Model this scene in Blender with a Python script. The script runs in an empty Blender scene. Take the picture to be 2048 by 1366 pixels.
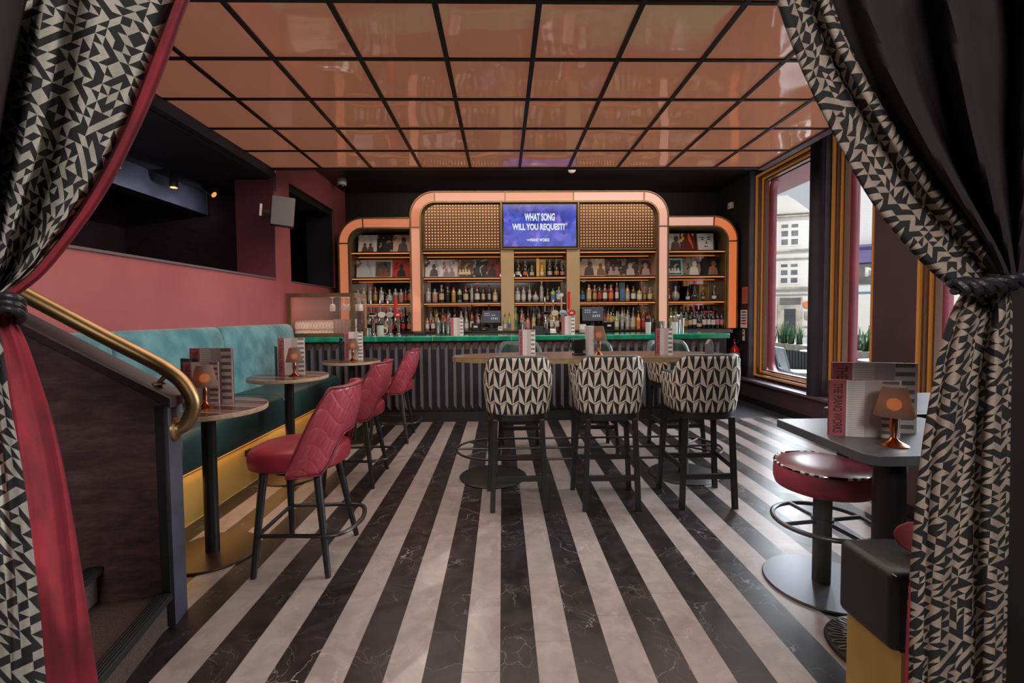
import bpy, bmesh, math, random
from mathutils import Vector, Matrix, Euler
from math import sin, cos, pi, radians as R
sc = bpy.context.scene
COL = sc.collection
random.seed(7)

# ------------------------------------------------------------------ materials
MATS = {}
def mat(name, col, rough=.5, metal=0., emit=None, es=0., var=.0, vs=8., bump=0., bs=60., coat=0., trans=0., sheen=0., spec=.5, alpha=1.):
    if name in MATS: return MATS[name]
    m = bpy.data.materials.new(name); m.use_nodes = True
    nt = m.node_tree; b = nt.nodes['Principled BSDF']; L = nt.links
    c = (*col, 1)
    b.inputs['Base Color'].default_value = c
    b.inputs['Roughness'].default_value = rough
    b.inputs['Metallic'].default_value = metal
    b.inputs['Specular IOR Level'].default_value = spec
    if coat: b.inputs['Coat Weight'].default_value = coat; b.inputs['Coat Roughness'].default_value = .05
    if trans: b.inputs['Transmission Weight'].default_value = trans
    if sheen: b.inputs['Sheen Weight'].default_value = sheen; b.inputs['Sheen Roughness'].default_value = .4; b.inputs['Sheen Tint'].default_value = (*[min(1, x*1.5+.1) for x in col], 1)
    if alpha < 1: b.inputs['Alpha'].default_value = alpha
    if emit: b.inputs['Emission Color'].default_value = (*emit, 1); b.inputs['Emission Strength'].default_value = es
    tc = nt.nodes.new('ShaderNodeTexCoord')
    if var:
        n = nt.nodes.new('ShaderNodeTexNoise'); n.inputs['Scale'].default_value = vs; n.inputs['Detail'].default_value = 6
        L.new(tc.outputs['Object'], n.inputs['Vector'])
        mx = nt.nodes.new('ShaderNodeMix'); mx.data_type = 'RGBA'
        mx.inputs['A'].default_value = (*[x*(1-var) for x in col], 1); mx.inputs['B'].default_value = (*[min(1, x*(1+var)) for x in col], 1)
        mr = nt.nodes.new('ShaderNodeMapRange'); mr.inputs['From Min'].default_value = .35; mr.inputs['From Max'].default_value = .65
        L.new(n.outputs['Fac'], mr.inputs['Value']); L.new(mr.outputs['Result'], mx.inputs['Factor'])
        L.new(mx.outputs['Result'], b.inputs['Base Color'])
    if bump:
        n = nt.nodes.new('ShaderNodeTexNoise'); n.inputs['Scale'].default_value = bs; n.inputs['Detail'].default_value = 3
        L.new(tc.outputs['Object'], n.inputs['Vector'])
        bp = nt.nodes.new('ShaderNodeBump'); bp.inputs['Strength'].default_value = bump; bp.inputs['Distance'].default_value = .01
        L.new(n.outputs['Fac'], bp.inputs['Height']); L.new(bp.outputs['Normal'], b.inputs['Normal'])
    MATS[name] = m
    return m

class NT:
    """small helper for writing node maths"""
    def __init__(s, name, rough=.6, **kw):
        s.m = mat(name, (.5, .5, .5), rough, **kw); s.nt = s.m.node_tree; s.b = s.nt.nodes['Principled BSDF']
        s.tc = s.nt.nodes.new('ShaderNodeTexCoord')
    def n(s, t, **kw):
        x = s.nt.nodes.new(t)
        for k, v in kw.items(): setattr(x, k, v)
        return x
    def link(s, a, b): s.nt.links.new(a, b)
    def put(s, sock, v):
        if isinstance(v, (int, float)): sock.default_value = v
        else: s.link(v, sock)
    def mt(s, op, a, b=0., c=None):
        x = s.n('ShaderNodeMath', operation=op); s.put(x.inputs[0], a); s.put(x.inputs[1], b)
        if c is not None: s.put(x.inputs[2], c)
        return x.outputs[0]
    def mix(s, f, a, b):
        x = s.n('ShaderNodeMix', data_type='RGBA'); s.put(x.inputs['Factor'], f)
        for k, v in (('A', a), ('B', b)):
            if isinstance(v, tuple): x.inputs[k].default_value = (*v, 1)
            else: s.link(v, x.inputs[k])
        return x.outputs['Result']
    def xyz(s, src='Object', vec=None):
        x = s.n('ShaderNodeSeparateXYZ'); s.link(vec if vec is not None else s.tc.outputs[src], x.inputs[0]); return x.outputs
    def noise(s, scale, detail=4, src='Object', dist=0., rough=.5, vec=None):
        x = s.n('ShaderNodeTexNoise'); x.inputs['Scale'].default_value = scale; x.inputs['Detail'].default_value = detail
        x.inputs['Distortion'].default_value = dist; x.inputs['Roughness'].default_value = rough
        s.link(vec if vec is not None else s.tc.outputs[src], x.inputs['Vector']); return x.outputs['Fac']
    def rng(s, v, a, b, c=0., d=1.):
        x = s.n('ShaderNodeMapRange'); s.put(x.inputs['Value'], v)
        for k, q in (('From Min', a), ('From Max', b), ('To Min', c), ('To Max', d)): x.inputs[k].default_value = q
        return x.outputs['Result']
    def bump(s, h, st=.3, d=.01):
        x = s.n('ShaderNodeBump'); x.inputs['Strength'].default_value = st; x.inputs['Distance'].default_value = d
        s.link(h, x.inputs['Height']); s.link(x.outputs['Normal'], s.b.inputs['Normal'])
    def col(s, v): s.link(v, s.b.inputs['Base Color'])

# striped marble floor: 15 cm bands of black and pale stone running into the room
def floor_mat():
    t = NT('striped_marble', .3, spec=.42); x, y, z = t.xyz()
    st = t.mt('LESS_THAN', t.mt('FRACT', t.mt('DIVIDE', t.mt('ADD', x, .0208), .3)), .5)
    band = t.mt('FLOOR', t.mt('DIVIDE', t.mt('ADD', x, .0208), .15))
    # warp for veins
    nz = t.n('ShaderNodeTexNoise'); nz.inputs['Scale'].default_value = 3.2; nz.inputs['Detail'].default_value = 6; t.link(t.tc.outputs['Object'], nz.inputs['Vector'])
    off = t.n('ShaderNodeVectorMath', operation='SCALE'); t.link(nz.outputs['Color'], off.inputs[0]); off.inputs['Scale'].default_value = .5
    cb = t.n('ShaderNodeCombineXYZ'); t.put(cb.inputs[0], t.mt('MULTIPLY', band, 3.7)); t.put(cb.inputs[1], t.mt('MULTIPLY', band, 1.3))
    ad = t.n('ShaderNodeVectorMath', operation='ADD'); t.link(t.tc.outputs['Object'], ad.inputs[0]); t.link(off.outputs[0], ad.inputs[1])
    ad2 = t.n('ShaderNodeVectorMath', operation='ADD'); t.link(ad.outputs[0], ad2.inputs[0]); t.link(cb.outputs[0], ad2.inputs[1])
    def veins(sc_, w):
        v = t.n('ShaderNodeTexVoronoi', feature='DISTANCE_TO_EDGE'); v.inputs['Scale'].default_value = sc_; t.link(ad2.outputs[0], v.inputs['Vector'])
        return t.rng(v.outputs['Distance'], 0., w, 1., 0.)
    msk = t.rng(t.noise(2.1, 3), .5, .68)
    v1 = t.mt('MULTIPLY', veins(4.5, .012), msk)
    v2 = t.mt('MULTIPLY', veins(13., .02), t.rng(t.noise(5., 3, vec=ad2.outputs[0]), .52, .72))
    vv = t.mt('MAXIMUM', v1, t.mt('MULTIPLY', v2, .8))
    cloud = t.rng(t.noise(9., 8, dist=.6, vec=ad2.outputs[0]), .35, .72)
    blk = t.mix(cloud, (.007, .0055, .0065), (.024, .019, .021)); blk = t.mix(t.mt('MULTIPLY', vv, .9), blk, (.42, .38, .37))
    wht = t.mix(cloud, (.225, .188, .177), (.31, .268, .252)); wht = t.mix(t.mt('MULTIPLY', vv, .45), wht, (.62, .56, .52))
    c = t.mix(st, wht, blk)
    # board joints
    jy = t.mt('FRACT', t.mt('DIVIDE', t.mt('ADD', y, t.mt('MULTIPLY', band, .53)), 1.22))
    jx = t.mt('FRACT', t.mt('DIVIDE', t.mt('ADD', x, .0208), .15))
    j = t.mt('MAXIMUM', t.mt('LESS_THAN', jy, .0018), t.mt('LESS_THAN', jx, .008))
    c = t.mix(t.mt('MULTIPLY', j, .6), c, (.03, .025, .024))
    t.col(c); t.put(t.b.inputs['Roughness'], t.rng(cloud, 0, 1, .31, .39))
    return t.m
def chair_fabric():
    t = NT('zigzag_fabric', .85); uv = t.xyz('UV')
    u = t.mt('FRACT', t.mt('DIVIDE', uv[0], .087)); v = t.mt('DIVIDE', uv[1], .113)
    w = t.mt('SUBTRACT', v, t.mt('MULTIPLY', t.mt('SUBTRACT', 1., t.mt('ABSOLUTE', t.mt('SUBTRACT', t.mt('MULTIPLY', u, 2.), 1.))), .24))
    tt = t.mt('FRACT', w); left = t.mt('LESS_THAN', u, .5)
    s = t.mt('MULTIPLY', t.mt('SUBTRACT', u, .5), 2.)
    wl = t.mt('GREATER_THAN', tt, t.mt('MULTIPLY', u, 2.)); wr = t.mt('LESS_THAN', tt, t.mt('SUBTRACT', 1., s))
    wh = t.mt('ADD', t.mt('MULTIPLY', left, wl), t.mt('MULTIPLY', t.mt('SUBTRACT', 1., left), wr))
    wh = t.mt('MAXIMUM', wh, t.mt('LESS_THAN', tt, .09)); wh = t.mt('MULTIPLY', wh, t.mt('LESS_THAN', tt, .96))
    wh = t.mt('MULTIPLY', wh, t.mt('GREATER_THAN', t.mt('ABSOLUTE', t.mt('SUBTRACT', u, .5)), .018))
    c = t.mix(wh, (.012, .011, .012), (.64, .57, .47)); t.col(t.mix(t.rng(t.noise(180., 2, 'UV'), .3, .7, 0, .18), c, (.05, .045, .04)))
    t.bump(t.noise(400., 2, 'UV'), .25, .002)
    return t.m
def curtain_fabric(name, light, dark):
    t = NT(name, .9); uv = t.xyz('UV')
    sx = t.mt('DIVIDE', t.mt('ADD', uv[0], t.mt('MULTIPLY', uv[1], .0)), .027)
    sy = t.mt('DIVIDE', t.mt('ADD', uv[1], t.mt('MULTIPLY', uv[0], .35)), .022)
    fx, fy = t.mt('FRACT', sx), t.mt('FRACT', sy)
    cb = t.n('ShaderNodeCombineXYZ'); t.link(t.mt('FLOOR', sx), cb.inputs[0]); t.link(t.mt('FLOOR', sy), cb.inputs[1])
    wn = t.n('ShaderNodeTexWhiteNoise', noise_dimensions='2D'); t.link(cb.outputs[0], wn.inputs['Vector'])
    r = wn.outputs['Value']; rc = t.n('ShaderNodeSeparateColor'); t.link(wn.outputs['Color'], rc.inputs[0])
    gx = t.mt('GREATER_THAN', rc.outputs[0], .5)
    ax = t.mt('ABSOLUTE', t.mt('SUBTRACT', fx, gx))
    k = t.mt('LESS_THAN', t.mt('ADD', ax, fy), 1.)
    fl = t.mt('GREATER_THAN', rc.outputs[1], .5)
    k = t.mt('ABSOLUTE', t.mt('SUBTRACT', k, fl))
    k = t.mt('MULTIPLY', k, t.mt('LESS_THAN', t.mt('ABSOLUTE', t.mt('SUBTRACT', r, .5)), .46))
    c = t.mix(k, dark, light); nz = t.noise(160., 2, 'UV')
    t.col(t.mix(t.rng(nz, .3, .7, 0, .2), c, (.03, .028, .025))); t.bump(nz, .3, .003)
    return t.m
def quilt_mat(name, col, col2, sc_, rough, sheen=0., patch=.5, amp=.5, grid=True, src='UV'):
    t = NT(name, rough, sheen=sheen); uv = t.xyz(src)
    a = t.mt('ADD', uv[0], t.mt('MULTIPLY', uv[1], .75)); b = t.mt('SUBTRACT', uv[0], t.mt('MULTIPLY', uv[1], .75))
    def tri(q): return t.mt('ABSOLUTE', t.mt('SUBTRACT', t.mt('FRACT', t.mt('DIVIDE', q, sc_)), .5))
    h = t.mt('MINIMUM', t.mt('SUBTRACT', .5, tri(a)), t.mt('SUBTRACT', .5, tri(b)))
    h = t.mt('POWER', t.mt('MINIMUM', t.mt('MULTIPLY', h, 4.), 1.), .5)
    t.bump(h, amp, .01)
    t.col(t.mix(t.rng(t.noise(6., 5, 'Object'), .38, .66, 0, patch), col, col2))
    return t.m
def stripe_table():
    t = NT('inlaid_table_top', .22); x, y, z = t.xyz()
    b = t.mt('FRACT', t.mt('DIVIDE', t.mt('ADD', t.mt('ADD', y, t.mt('MULTIPLY', x, .25)), 5.), .19))
    m1 = t.mt('LESS_THAN', b, .5); m2 = t.mt('MULTIPLY', t.mt('GREATER_THAN', b, .5), t.mt('LESS_THAN', b, .58))
    c = t.mix(m1, (.15, .085, .068), (.026, .019, .021)); c = t.mix(m2, c, (.44, .17, .13))
    t.col(t.mix(t.rng(t.noise(30., 5), .3, .7, 0, .35), c, (.05, .035, .03)))
    return t.m
def wood(name, c1, c2, rough=.35, sc_=6.):
    t = NT(name, rough); mp = t.n('ShaderNodeMapping'); mp.inputs['Scale'].default_value = (1., 12., 12.); t.link(t.tc.outputs['Object'], mp.inputs['Vector'])
    t.col(t.mix(t.rng(t.noise(sc_, 6, dist=1.2, vec=mp.outputs[0]), .3, .7), c1, c2)); return t.m
def ceiling_mat():
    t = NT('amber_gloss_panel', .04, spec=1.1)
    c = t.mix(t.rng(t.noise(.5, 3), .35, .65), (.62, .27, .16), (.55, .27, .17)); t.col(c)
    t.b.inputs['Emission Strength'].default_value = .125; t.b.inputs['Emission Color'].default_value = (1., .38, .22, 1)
    mp = t.n('ShaderNodeMapping'); mp.inputs['Scale'].default_value = (1., 1.0, 1.); t.link(t.tc.outputs['Object'], mp.inputs['Vector'])
    t.bump(t.noise(2.4, 1, vec=mp.outputs[0]), .12, .05)
    return t.m
def plaster(name, c1, c2, rough=.7, sc_=2.5, fine=.15):
    t = NT(name, rough)
    c = t.mix(t.rng(t.noise(sc_, 6, dist=.4), .35, .65), c1, c2)
    t.col(t.mix(t.rng(t.noise(40., 4), .3, .7, 0, fine), c, tuple(x*.6 for x in c1))); t.bump(t.noise(120., 3), .06, .003); return t.m
def leatherette(name, c1, c2):
    t = NT(name, .62); mp = t.n('ShaderNodeMapping'); mp.inputs['Scale'].default_value = (2.2, 2.2, 7.); t.link(t.tc.outputs['Object'], mp.inputs['Vector'])
    a = t.rng(t.noise(3., 8, dist=.3, rough=.7, vec=mp.outputs[0]), .4, .66)
    t.col(t.mix(a, c1, c2)); t.bump(t.noise(220., 3), .1, .003); return t.m
def glass_pane(name, tint=(1, 1, 1), refl=.08, rough=.0):
    m = bpy.data.materials.new(name); m.use_nodes = True; nt = m.node_tree; nt.nodes.clear()
    o = nt.nodes.new('ShaderNodeOutputMaterial'); mx = nt.nodes.new('ShaderNodeMixShader'); tr = nt.nodes.new('ShaderNodeBsdfTransparent'); gl = nt.nodes.new('ShaderNodeBsdfGlossy')
    lw = nt.nodes.new('ShaderNodeLayerWeight'); pw = nt.nodes.new('ShaderNodeMath'); pw.operation = 'POWER'; nt.links.new(lw.outputs['Facing'], pw.inputs[0]); pw.inputs[1].default_value = 4.
    fr = nt.nodes.new('ShaderNodeMath'); fr.operation = 'MULTIPLY_ADD'; nt.links.new(pw.outputs[0], fr.inputs[0]); fr.inputs[1].default_value = .5; fr.inputs[2].default_value = .02
    tr.inputs['Color'].default_value = (*tint, 1); gl.inputs['Roughness'].default_value = rough
    nt.links.new(fr.outputs[0], mx.inputs[0]); nt.links.new(tr.outputs[0], mx.inputs[1]); nt.links.new(gl.outputs[0], mx.inputs[2]); nt.links.new(mx.outputs[0], o.inputs[0])
    MATS[name] = m; return m
def reeded_glass():
    m = glass_pane('reeded_glass', (.92, .82, .78)); nt = m.node_tree
    tc = nt.nodes.new('ShaderNodeTexCoord'); wv = nt.nodes.new('ShaderNodeTexWave'); wv.inputs['Scale'].default_value = 22.
    nt.links.new(tc.outputs['Object'], wv.inputs['Vector'])
    mp = nt.nodes.new('ShaderNodeMapRange'); mp.inputs['To Min'].default_value = .0; mp.inputs['To Max'].default_value = .18; nt.links.new(wv.outputs['Fac'], mp.inputs['Value'])
    df = nt.nodes.new('ShaderNodeBsdfTranslucent'); df.inputs['Color'].default_value = (.95, .85, .8, 1)
    m2 = nt.nodes.new('ShaderNodeMixShader'); out = [n for n in nt.nodes if n.type == 'OUTPUT_MATERIAL'][0]; src = out.inputs[0].links[0].from_socket
    nt.links.new(mp.outputs[0], m2.inputs[0]); nt.links.new(src, m2.inputs[1]); nt.links.new(df.outputs[0], m2.inputs[2]); nt.links.new(m2.outputs[0], out.inputs[0])
    return m
def perf_mat():
    t = NT('perforated_brass', .38, metal=.85); x, y, z = t.xyz()
    def q(v): return t.mt('SUBTRACT', t.mt('FRACT', t.mt('DIVIDE', v, .0485)), .5)
    a, b = q(x), q(z); d = t.mt('SQRT', t.mt('ADD', t.mt('MULTIPLY', a, a), t.mt('MULTIPLY', b, b)))
    k = t.mt('LESS_THAN', d, .19)
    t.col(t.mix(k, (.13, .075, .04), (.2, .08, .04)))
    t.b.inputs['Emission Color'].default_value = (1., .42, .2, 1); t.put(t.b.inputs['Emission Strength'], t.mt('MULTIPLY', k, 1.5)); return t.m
def screen_mat():
    t = NT('stage_smoke_display', .2); n1 = t.noise(2.6, 4, dist=1.5); n2 = t.noise(5., 5, dist=.8); z = t.xyz()[2]
    c = t.mix(t.rng(n1, .35, .7), (.01, .02, .25), (.06, .10, .62)); c = t.mix(t.rng(n2, .52, .78, 0, .7), c, (.36, .26, .78))
    c = t.mix(t.rng(z, .16, -.02, 0, .0), c, (.3, .02, .4))
    t.col(t.mix(1., c, (.01, .01, .01))); t.link(c, t.b.inputs['Emission Color']); t.b.inputs['Emission Strength'].default_value = 1.0; return t.m
def cover_mat(i, bg, fg, ac, s=5.):
    t = NT('record_sleeve_%d' % i, .5); n = t.noise(s, 2, dist=.8); n2 = t.noise(s*2.3, 3, dist=.3)
    c = t.mix(t.mt('GREATER_THAN', n, .53), bg, fg); t.col(t.mix(t.mt('GREATER_THAN', n2, .6), c, ac)); return t.m

M = dict(
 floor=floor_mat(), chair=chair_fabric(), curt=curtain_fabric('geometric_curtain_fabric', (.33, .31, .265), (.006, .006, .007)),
 curt2=curtain_fabric('geometric_curtain_fabric_dim', (.30, .235, .19), (.006, .006, .007)),  # same fabric in a dimmer copy: weaker light put into its colour
 velvet=mat('crimson_velvet', (.16, .006, .014), .85, sheen=.08, var=.35, vs=9., bump=.12, bs=30.),
 maroon=mat('dark_plum_velvet', (.010, .0035, .006), .9, sheen=.04, var=.3, vs=6.),
 rope=mat('black_cord', (.012, .012, .016), .45, bump=.3, bs=80.),
 amber=ceiling_mat(), grid=mat('black_metal_bar', (.008, .006, .006), .45),
 dark=mat('matt_black_paint', (.007, .006, .007), .8), navy=mat('dark_navy_paint', (.018, .018, .03), .6, var=.3, vs=2.),
 ceil=mat('dark_satin_ceiling', (.034, .020, .024), .16, bump=.02, bs=3.),
 pink=plaster('dusty_pink_wall', (.30, .070, .072), (.36, .098, .095), .62, 1.3, .06), burg=plaster('burgundy_wall', (.13, .018, .034), (.15, .024, .04), .6),
 dburg=leatherette('dark_burgundy_texture', (.024, .007, .009), (.045, .015, .018)), dado=leatherette('mottled_burgundy_panel', (.030, .010, .012), (.085, .040, .042)),
 sill=mat('mauve_ledge', (.12, .085, .10), .5), trim=mat('blue_grey_trim', (.045, .045, .062), .5, var=.25, vs=5.),
 dwood=wood('dark_stained_wood', (.012, .008, .009), (.03, .018, .020), .4), pwood=wood('plum_stained_wood', (.022, .012, .016), (.045, .026, .032), .4),
 bwood=wood('black_ash_wood', (.008, .008, .009), (.017, .016, .018), .35), blackm=mat('black_powder_metal', (.010, .010, .011), .38),
 brass=mat('aged_brass', (.36, .24, .11), .40, 1., var=.18, vs=5., bump=.03, bs=20.), gold=mat('brushed_gold_panel', (.60, .40, .11), .38, .45, var=.12, vs=3.),
 bronze=mat('bronze_frame', (.20, .135, .065), .4, .7, var=.1), pgold=mat('pale_gold_panel', (.46, .35, .19), .45, .5, bump=.2, bs=300.),
 teal=quilt_mat('teal_quilted_velvet', (.03, .145, .17), (.12, .31, .34), .10, .75, .5, .8, .3, src='UV'),
 green=mat('bottle_green_leather', (.012, .038, .036), .38, var=.25, vs=4., bump=.06, bs=150.),
 cushion=mat('teal_grey_leather', (.022, .048, .048), .36, var=.2, bump=.05, bs=150.),
 dgreen=mat('dark_pebbled_leather', (.018, .020, .021), .42, bump=.25, bs=320.),
 red=quilt_mat('red_quilted_leather', (.27, .030, .045), (.40, .065, .085), .075, .38, 0., .6, .35, src='UV'),
 redp=mat('red_leather', (.23, .017, .028), .36, var=.2, vs=6., bump=.05, bs=120.), redpipe=mat('dark_red_piping', (.13, .012, .02), .35),
 stoolr=mat('mauve_red_velvet', (.24, .03, .055), .55, sheen=.5, var=.35, vs=7.),
 stooltop=mat('mauve_leather_top', (.13, .035, .055), .30, var=.35, vs=9.),
 jade=mat('jade_glazed_tile', (.006, .235, .14), .12, var=.3, vs=9., coat=.6, bump=.05, bs=14.),
 flute=mat('charcoal_fluted_panel', (.115, .115, .145), .34), kick=mat('dark_plinth', (.010, .009, .012), .5),
 table=stripe_table(), ply=mat('pale_ply_edge', (.44, .33, .22), .5, var=.15, vs=30.), wtop=wood('walnut_table_top', (.085, .048, .034), (.15, .09, .062), .28, 4.),
 gtop=mat('slate_grey_laminate', (.085, .092, .105), .34, var=.15, vs=5., bump=.03, bs=40.),
 copper=mat('polished_copper', (.62, .24, .12), .2, 1.), chrome=mat('polished_chrome', (.75, .75, .76), .12, 1.), steel=mat('satin_steel', (.5, .48, .46), .28, 1.),
 white=mat('white_plastic', (.62, .61, .60), .4), paper=mat('white_card', (.72, .70, .68), .5), greyc=mat('warm_grey_card', (.46, .41, .41), .5), cgrey=mat('charcoal_print', (.21, .19, .195), .5),
 rosec=mat('dusty_rose_card', (.36, .10, .11), .5), rosek=mat('burgundy_print', (.11, .018, .024), .5), bcard=mat('black_card', (.010, .010, .016), .5),
 glass=glass_pane('clear_glass'), reed=reeded_glass(), mirror=mat('smoked_mirror', (.42, .38, .37), .06, 1.),
 perf=perf_mat(), screen=screen_mat(), btext=mat('screen_lettering', (.1, .1, .1), .4, emit=(.85, .92, 1.), es=.75),
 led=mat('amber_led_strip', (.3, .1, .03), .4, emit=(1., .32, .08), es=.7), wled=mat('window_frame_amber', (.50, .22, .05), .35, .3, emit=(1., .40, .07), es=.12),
 wbrown=mat('window_frame_brown', (.12, .045, .018), .35, .2), crimson=mat('crimson_exterior_paint', (.17, .008, .022), .4, var=.2, vs=3.), facered=mat('extinguisher_red', (.62, .02, .02), .25, coat=.6),
 black=mat('gloss_black_plastic', (.008, .008, .009), .25), plum=plaster('plum_pillar_paint', (.062, .034, .045), (.078, .045, .055), .55),
 grille=mat('grey_speaker_grille', (.16, .16, .165), .6, bump=.3, bs=300.), carpet=mat('speckled_step_vinyl', (.07, .045, .038), .5, var=.6, vs=160.),
 rubber=mat('black_rubber', (.008, .008, .009), .5), gfloor=mat('charcoal_stone_floor', (.05, .052, .062), .3, var=.2, vs=2.),
 pave=mat('pale_paving', (.42, .41, .40), .8, var=.1), stone=plaster('pale_stone_facade', (.55, .53, .49), (.60, .58, .55), .9, .6, .05), render=mat('white_render', (.60, .60, .61), .9),
 stonesh=mat('weathered_stone', (.34, .31, .26), .9, var=.35, vs=1.5), wdark=mat('dull_window_glass', (.10, .10, .10), .3, var=.3, vs=2.), indigo=mat('indigo_shopfront', (.12, .10, .24), .6),
 leaf=mat('sword_leaf', (.035, .10, .035), .45, var=.45, vs=14.), planter=mat('weathered_planter_wood', (.30, .26, .21), .7, var=.2), slat=mat('charcoal_slat', (.03, .035, .04), .6), gmetal=mat('grey_metal_chair', (.30, .35, .35), .4, .3),
)
for n_, c_ in (('clear', (.30, .29, .27)), ('amberg', (.16, .05, .012)), ('brown', (.05, .018, .008)), ('greeng', (.02, .07, .02)), ('darkg', (.008, .012, .008)), ('yellow', (.55, .33, .03)), ('redg', (.32, .02, .02)), ('bluish', (.09, .16, .20)), ('rose', (.42, .16, .15)), ('lime', (.30, .38, .05)), ('blackg', (.006, .006, .008)), ('goldg', (.45, .25, .04))):
    M['b_'+n_] = mat('bottle_glass_'+n_, c_, .08, coat=.5, spec=.8)
for n_, c_ in (('white', (.60, .58, .53)), ('cream', (.50, .42, .28)), ('black', (.015, .015, .017)), ('red', (.40, .03, .03)), ('gold', (.45, .28, .08)), ('silver', (.45, .45, .46)), ('orange', (.55, .16, .03)), ('blue', (.07, .16, .38)), ('pinkish', (.48, .20, .20)), ('green', (.05, .20, .08))):
    M['l_'+n_] = mat('paper_'+n_, c_, .4, metal=.5 if n_ in ('gold', 'silver') else 0.)

# ------------------------------------------------------------------ mesh building
class MB:
    def __init__(s): s.v = []; s.f = []; s.mi = []; s.uv = {}; s.mats = []; s.T = Matrix.Identity(4)
    def mat(s, m):
        m = M[m] if isinstance(m, str) else m
        if m not in s.mats: s.mats.append(m)
        return s.mats.index(m)
    def add(s, vs, fs, m=None, uvs=None):
        o = len(s.v); k = s.mat(m) if m is not None else 0
        s.v += [tuple(s.T @ Vector(p)) for p in vs]
        for f in fs:
            if uvs: s.uv[len(s.f)] = [uvs[i] for i in f]
            s.f.append(tuple(i+o for i in f)); s.mi.append(k)
        return s
    def box(s, x0, x1, y0, y1, z0, z1, m=None):
        v = [(x0, y0, z0), (x1, y0, z0), (x1, y1, z0), (x0, y1, z0), (x0, y0, z1), (x1, y0, z1), (x1, y1, z1), (x0, y1, z1)]
        return s.add(v, [(3, 2, 1, 0), (4, 5, 6, 7), (0, 1, 5, 4), (1, 2, 6, 5), (2, 3, 7, 6), (3, 0, 4, 7)], m)
    def lathe(s, prof, n=24, c=(0, 0, 0), m=None, ax='z', sx=1., sy=1.):
        vs = []; fs = []
        for r, h in prof:
            for k in range(n):
                a = 2*pi*k/n; p = (r*cos(a)*sx, r*sin(a)*sy, h)
                if ax == 'y': p = (p[0], h, p[1])
                if ax == 'x': p = (h, p[0], p[1])
                vs.append((p[0]+c[0], p[1]+c[1], p[2]+c[2]))
        for i in range(len(prof)-1):
            for k in range(n):
                a, b = i*n+k, i*n+(k+1) % n; q = (a, b, b+n, a+n); fs.append(q if ax != 'y' else q[::-1])
        f0, f1 = tuple(range(n))[::-1], tuple((len(prof)-1)*n+k for k in range(n))
        if prof[0][0] > 1e-5: fs.append(f0 if ax != 'y' else f0[::-1])
        if prof[-1][0] > 1e-5: fs.append(f1 if ax != 'y' else f1[::-1])
        return s.add(vs, fs, m)
    def cyl(s, c, r, h, n=24, m=None, ax='z'): return s.lathe([(r, 0), (r, h)], n, c, m, ax)
    def tube(s, pts, r, n=10, m=None, closed=False, flat=1.):
        pts = [Vector(p) for p in pts]; N = len(pts); rs = r if isinstance(r, (list, tuple)) else [r]*N
        vs = []; fs = []; up = None
        for i, p in enumerate(pts):
            a = pts[(i-1) % N] if (closed or i) else p; b = pts[(i+1) % N] if (closed or i < N-1) else p
            t = (b-a).normalized()
            if up is None: up = t.orthogonal().normalized() if abs(t.z) > .9 else Vector((0, 0, 1))
            x = t.cross(up); x = x.normalized() if x.length > 1e-6 else t.orthogonal().normalized(); up = x.cross(t).normalized()
            for k in range(n):
                q = 2*pi*k/n; vs.append(p + x*cos(q)*rs[i] + up*sin(q)*rs[i]*flat)
        for i in range(N if closed else N-1):
            j = (i+1) % N
            for k in range(n): fs.append((i*n+k, i*n+(k+1) % n, j*n+(k+1) % n, j*n+k))
        if not closed: fs += [tuple(range(n))[::-1], tuple((N-1)*n+k for k in range(n))]
        return s.add(vs, fs, m)
    def bar(s, a, b, w, h=None, m=None):
        """square bar from a to b"""
        h = h or w; a = Vector(a); b = Vector(b); t = (b-a).normalized(); x = t.cross(Vector((0, 0, 1)))
        x = x.normalized() if x.length > .05 else Vector((1, 0, 0)); y = x.cross(t).normalized()
        if abs(t.z) > .9: x = (Vector((1, 0, 0)) - t*t.x).normalized(); y = t.cross(x).normalized()
        vs = [p + x*i*w/2 + y*j*h/2 for p in (a, b) for i, j in ((-1, -1), (1, -1), (1, 1), (-1, 1))]
        return s.add(vs, [(0, 1, 2, 3), (7, 6, 5, 4), (4, 5, 1, 0), (5, 6, 2, 1), (6, 7, 3, 2), (7, 4, 0, 3)], m)
    def prism(s, poly, z0, z1, m=None, ax='z'):
        n = len(poly)
        f = {'z': lambda p, h: (p[0], p[1], h), 'y': lambda p, h: (p[0], h, p[1]), 'x': lambda p, h: (h, p[0], p[1])}[ax]
        vs = [f(p, h) for h in (z0, z1) for p in poly]
        fs = [tuple(range(n))[::-1], tuple(range(n, 2*n))] + [(k, (k+1) % n, n+(k+1) % n, n+k) for k in range(n)]
        return s.add(vs, fs, m)
    def grid(s, fn, nu, nv, m=None, uvfn=None, closed=False, thick=0.):
        vs = [Vector(fn(i/nu, j/nv)) for j in range(nv+1) for i in range(nu+1)]; W = nu+1
        uv = [uvfn(i/nu, j/nv) for j in range(nv+1) for i in range(nu+1)] if uvfn else None
        fs = [(j*W+i, j*W+i+1, (j+1)*W+i+1, (j+1)*W+i) for j in range(nv) for i in range(nu)]
        return s.add(vs, fs, m, uv)
    def sphere(s, c, r, n=16, m=None, sz=1.):
        k = n//2; return s.lathe([(max(r*sin(pi*i/k), 0 if i in (0, k) else 1e-4), -r*cos(pi*i/k)*sz) for i in range(k+1)], n, c, m)

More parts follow.
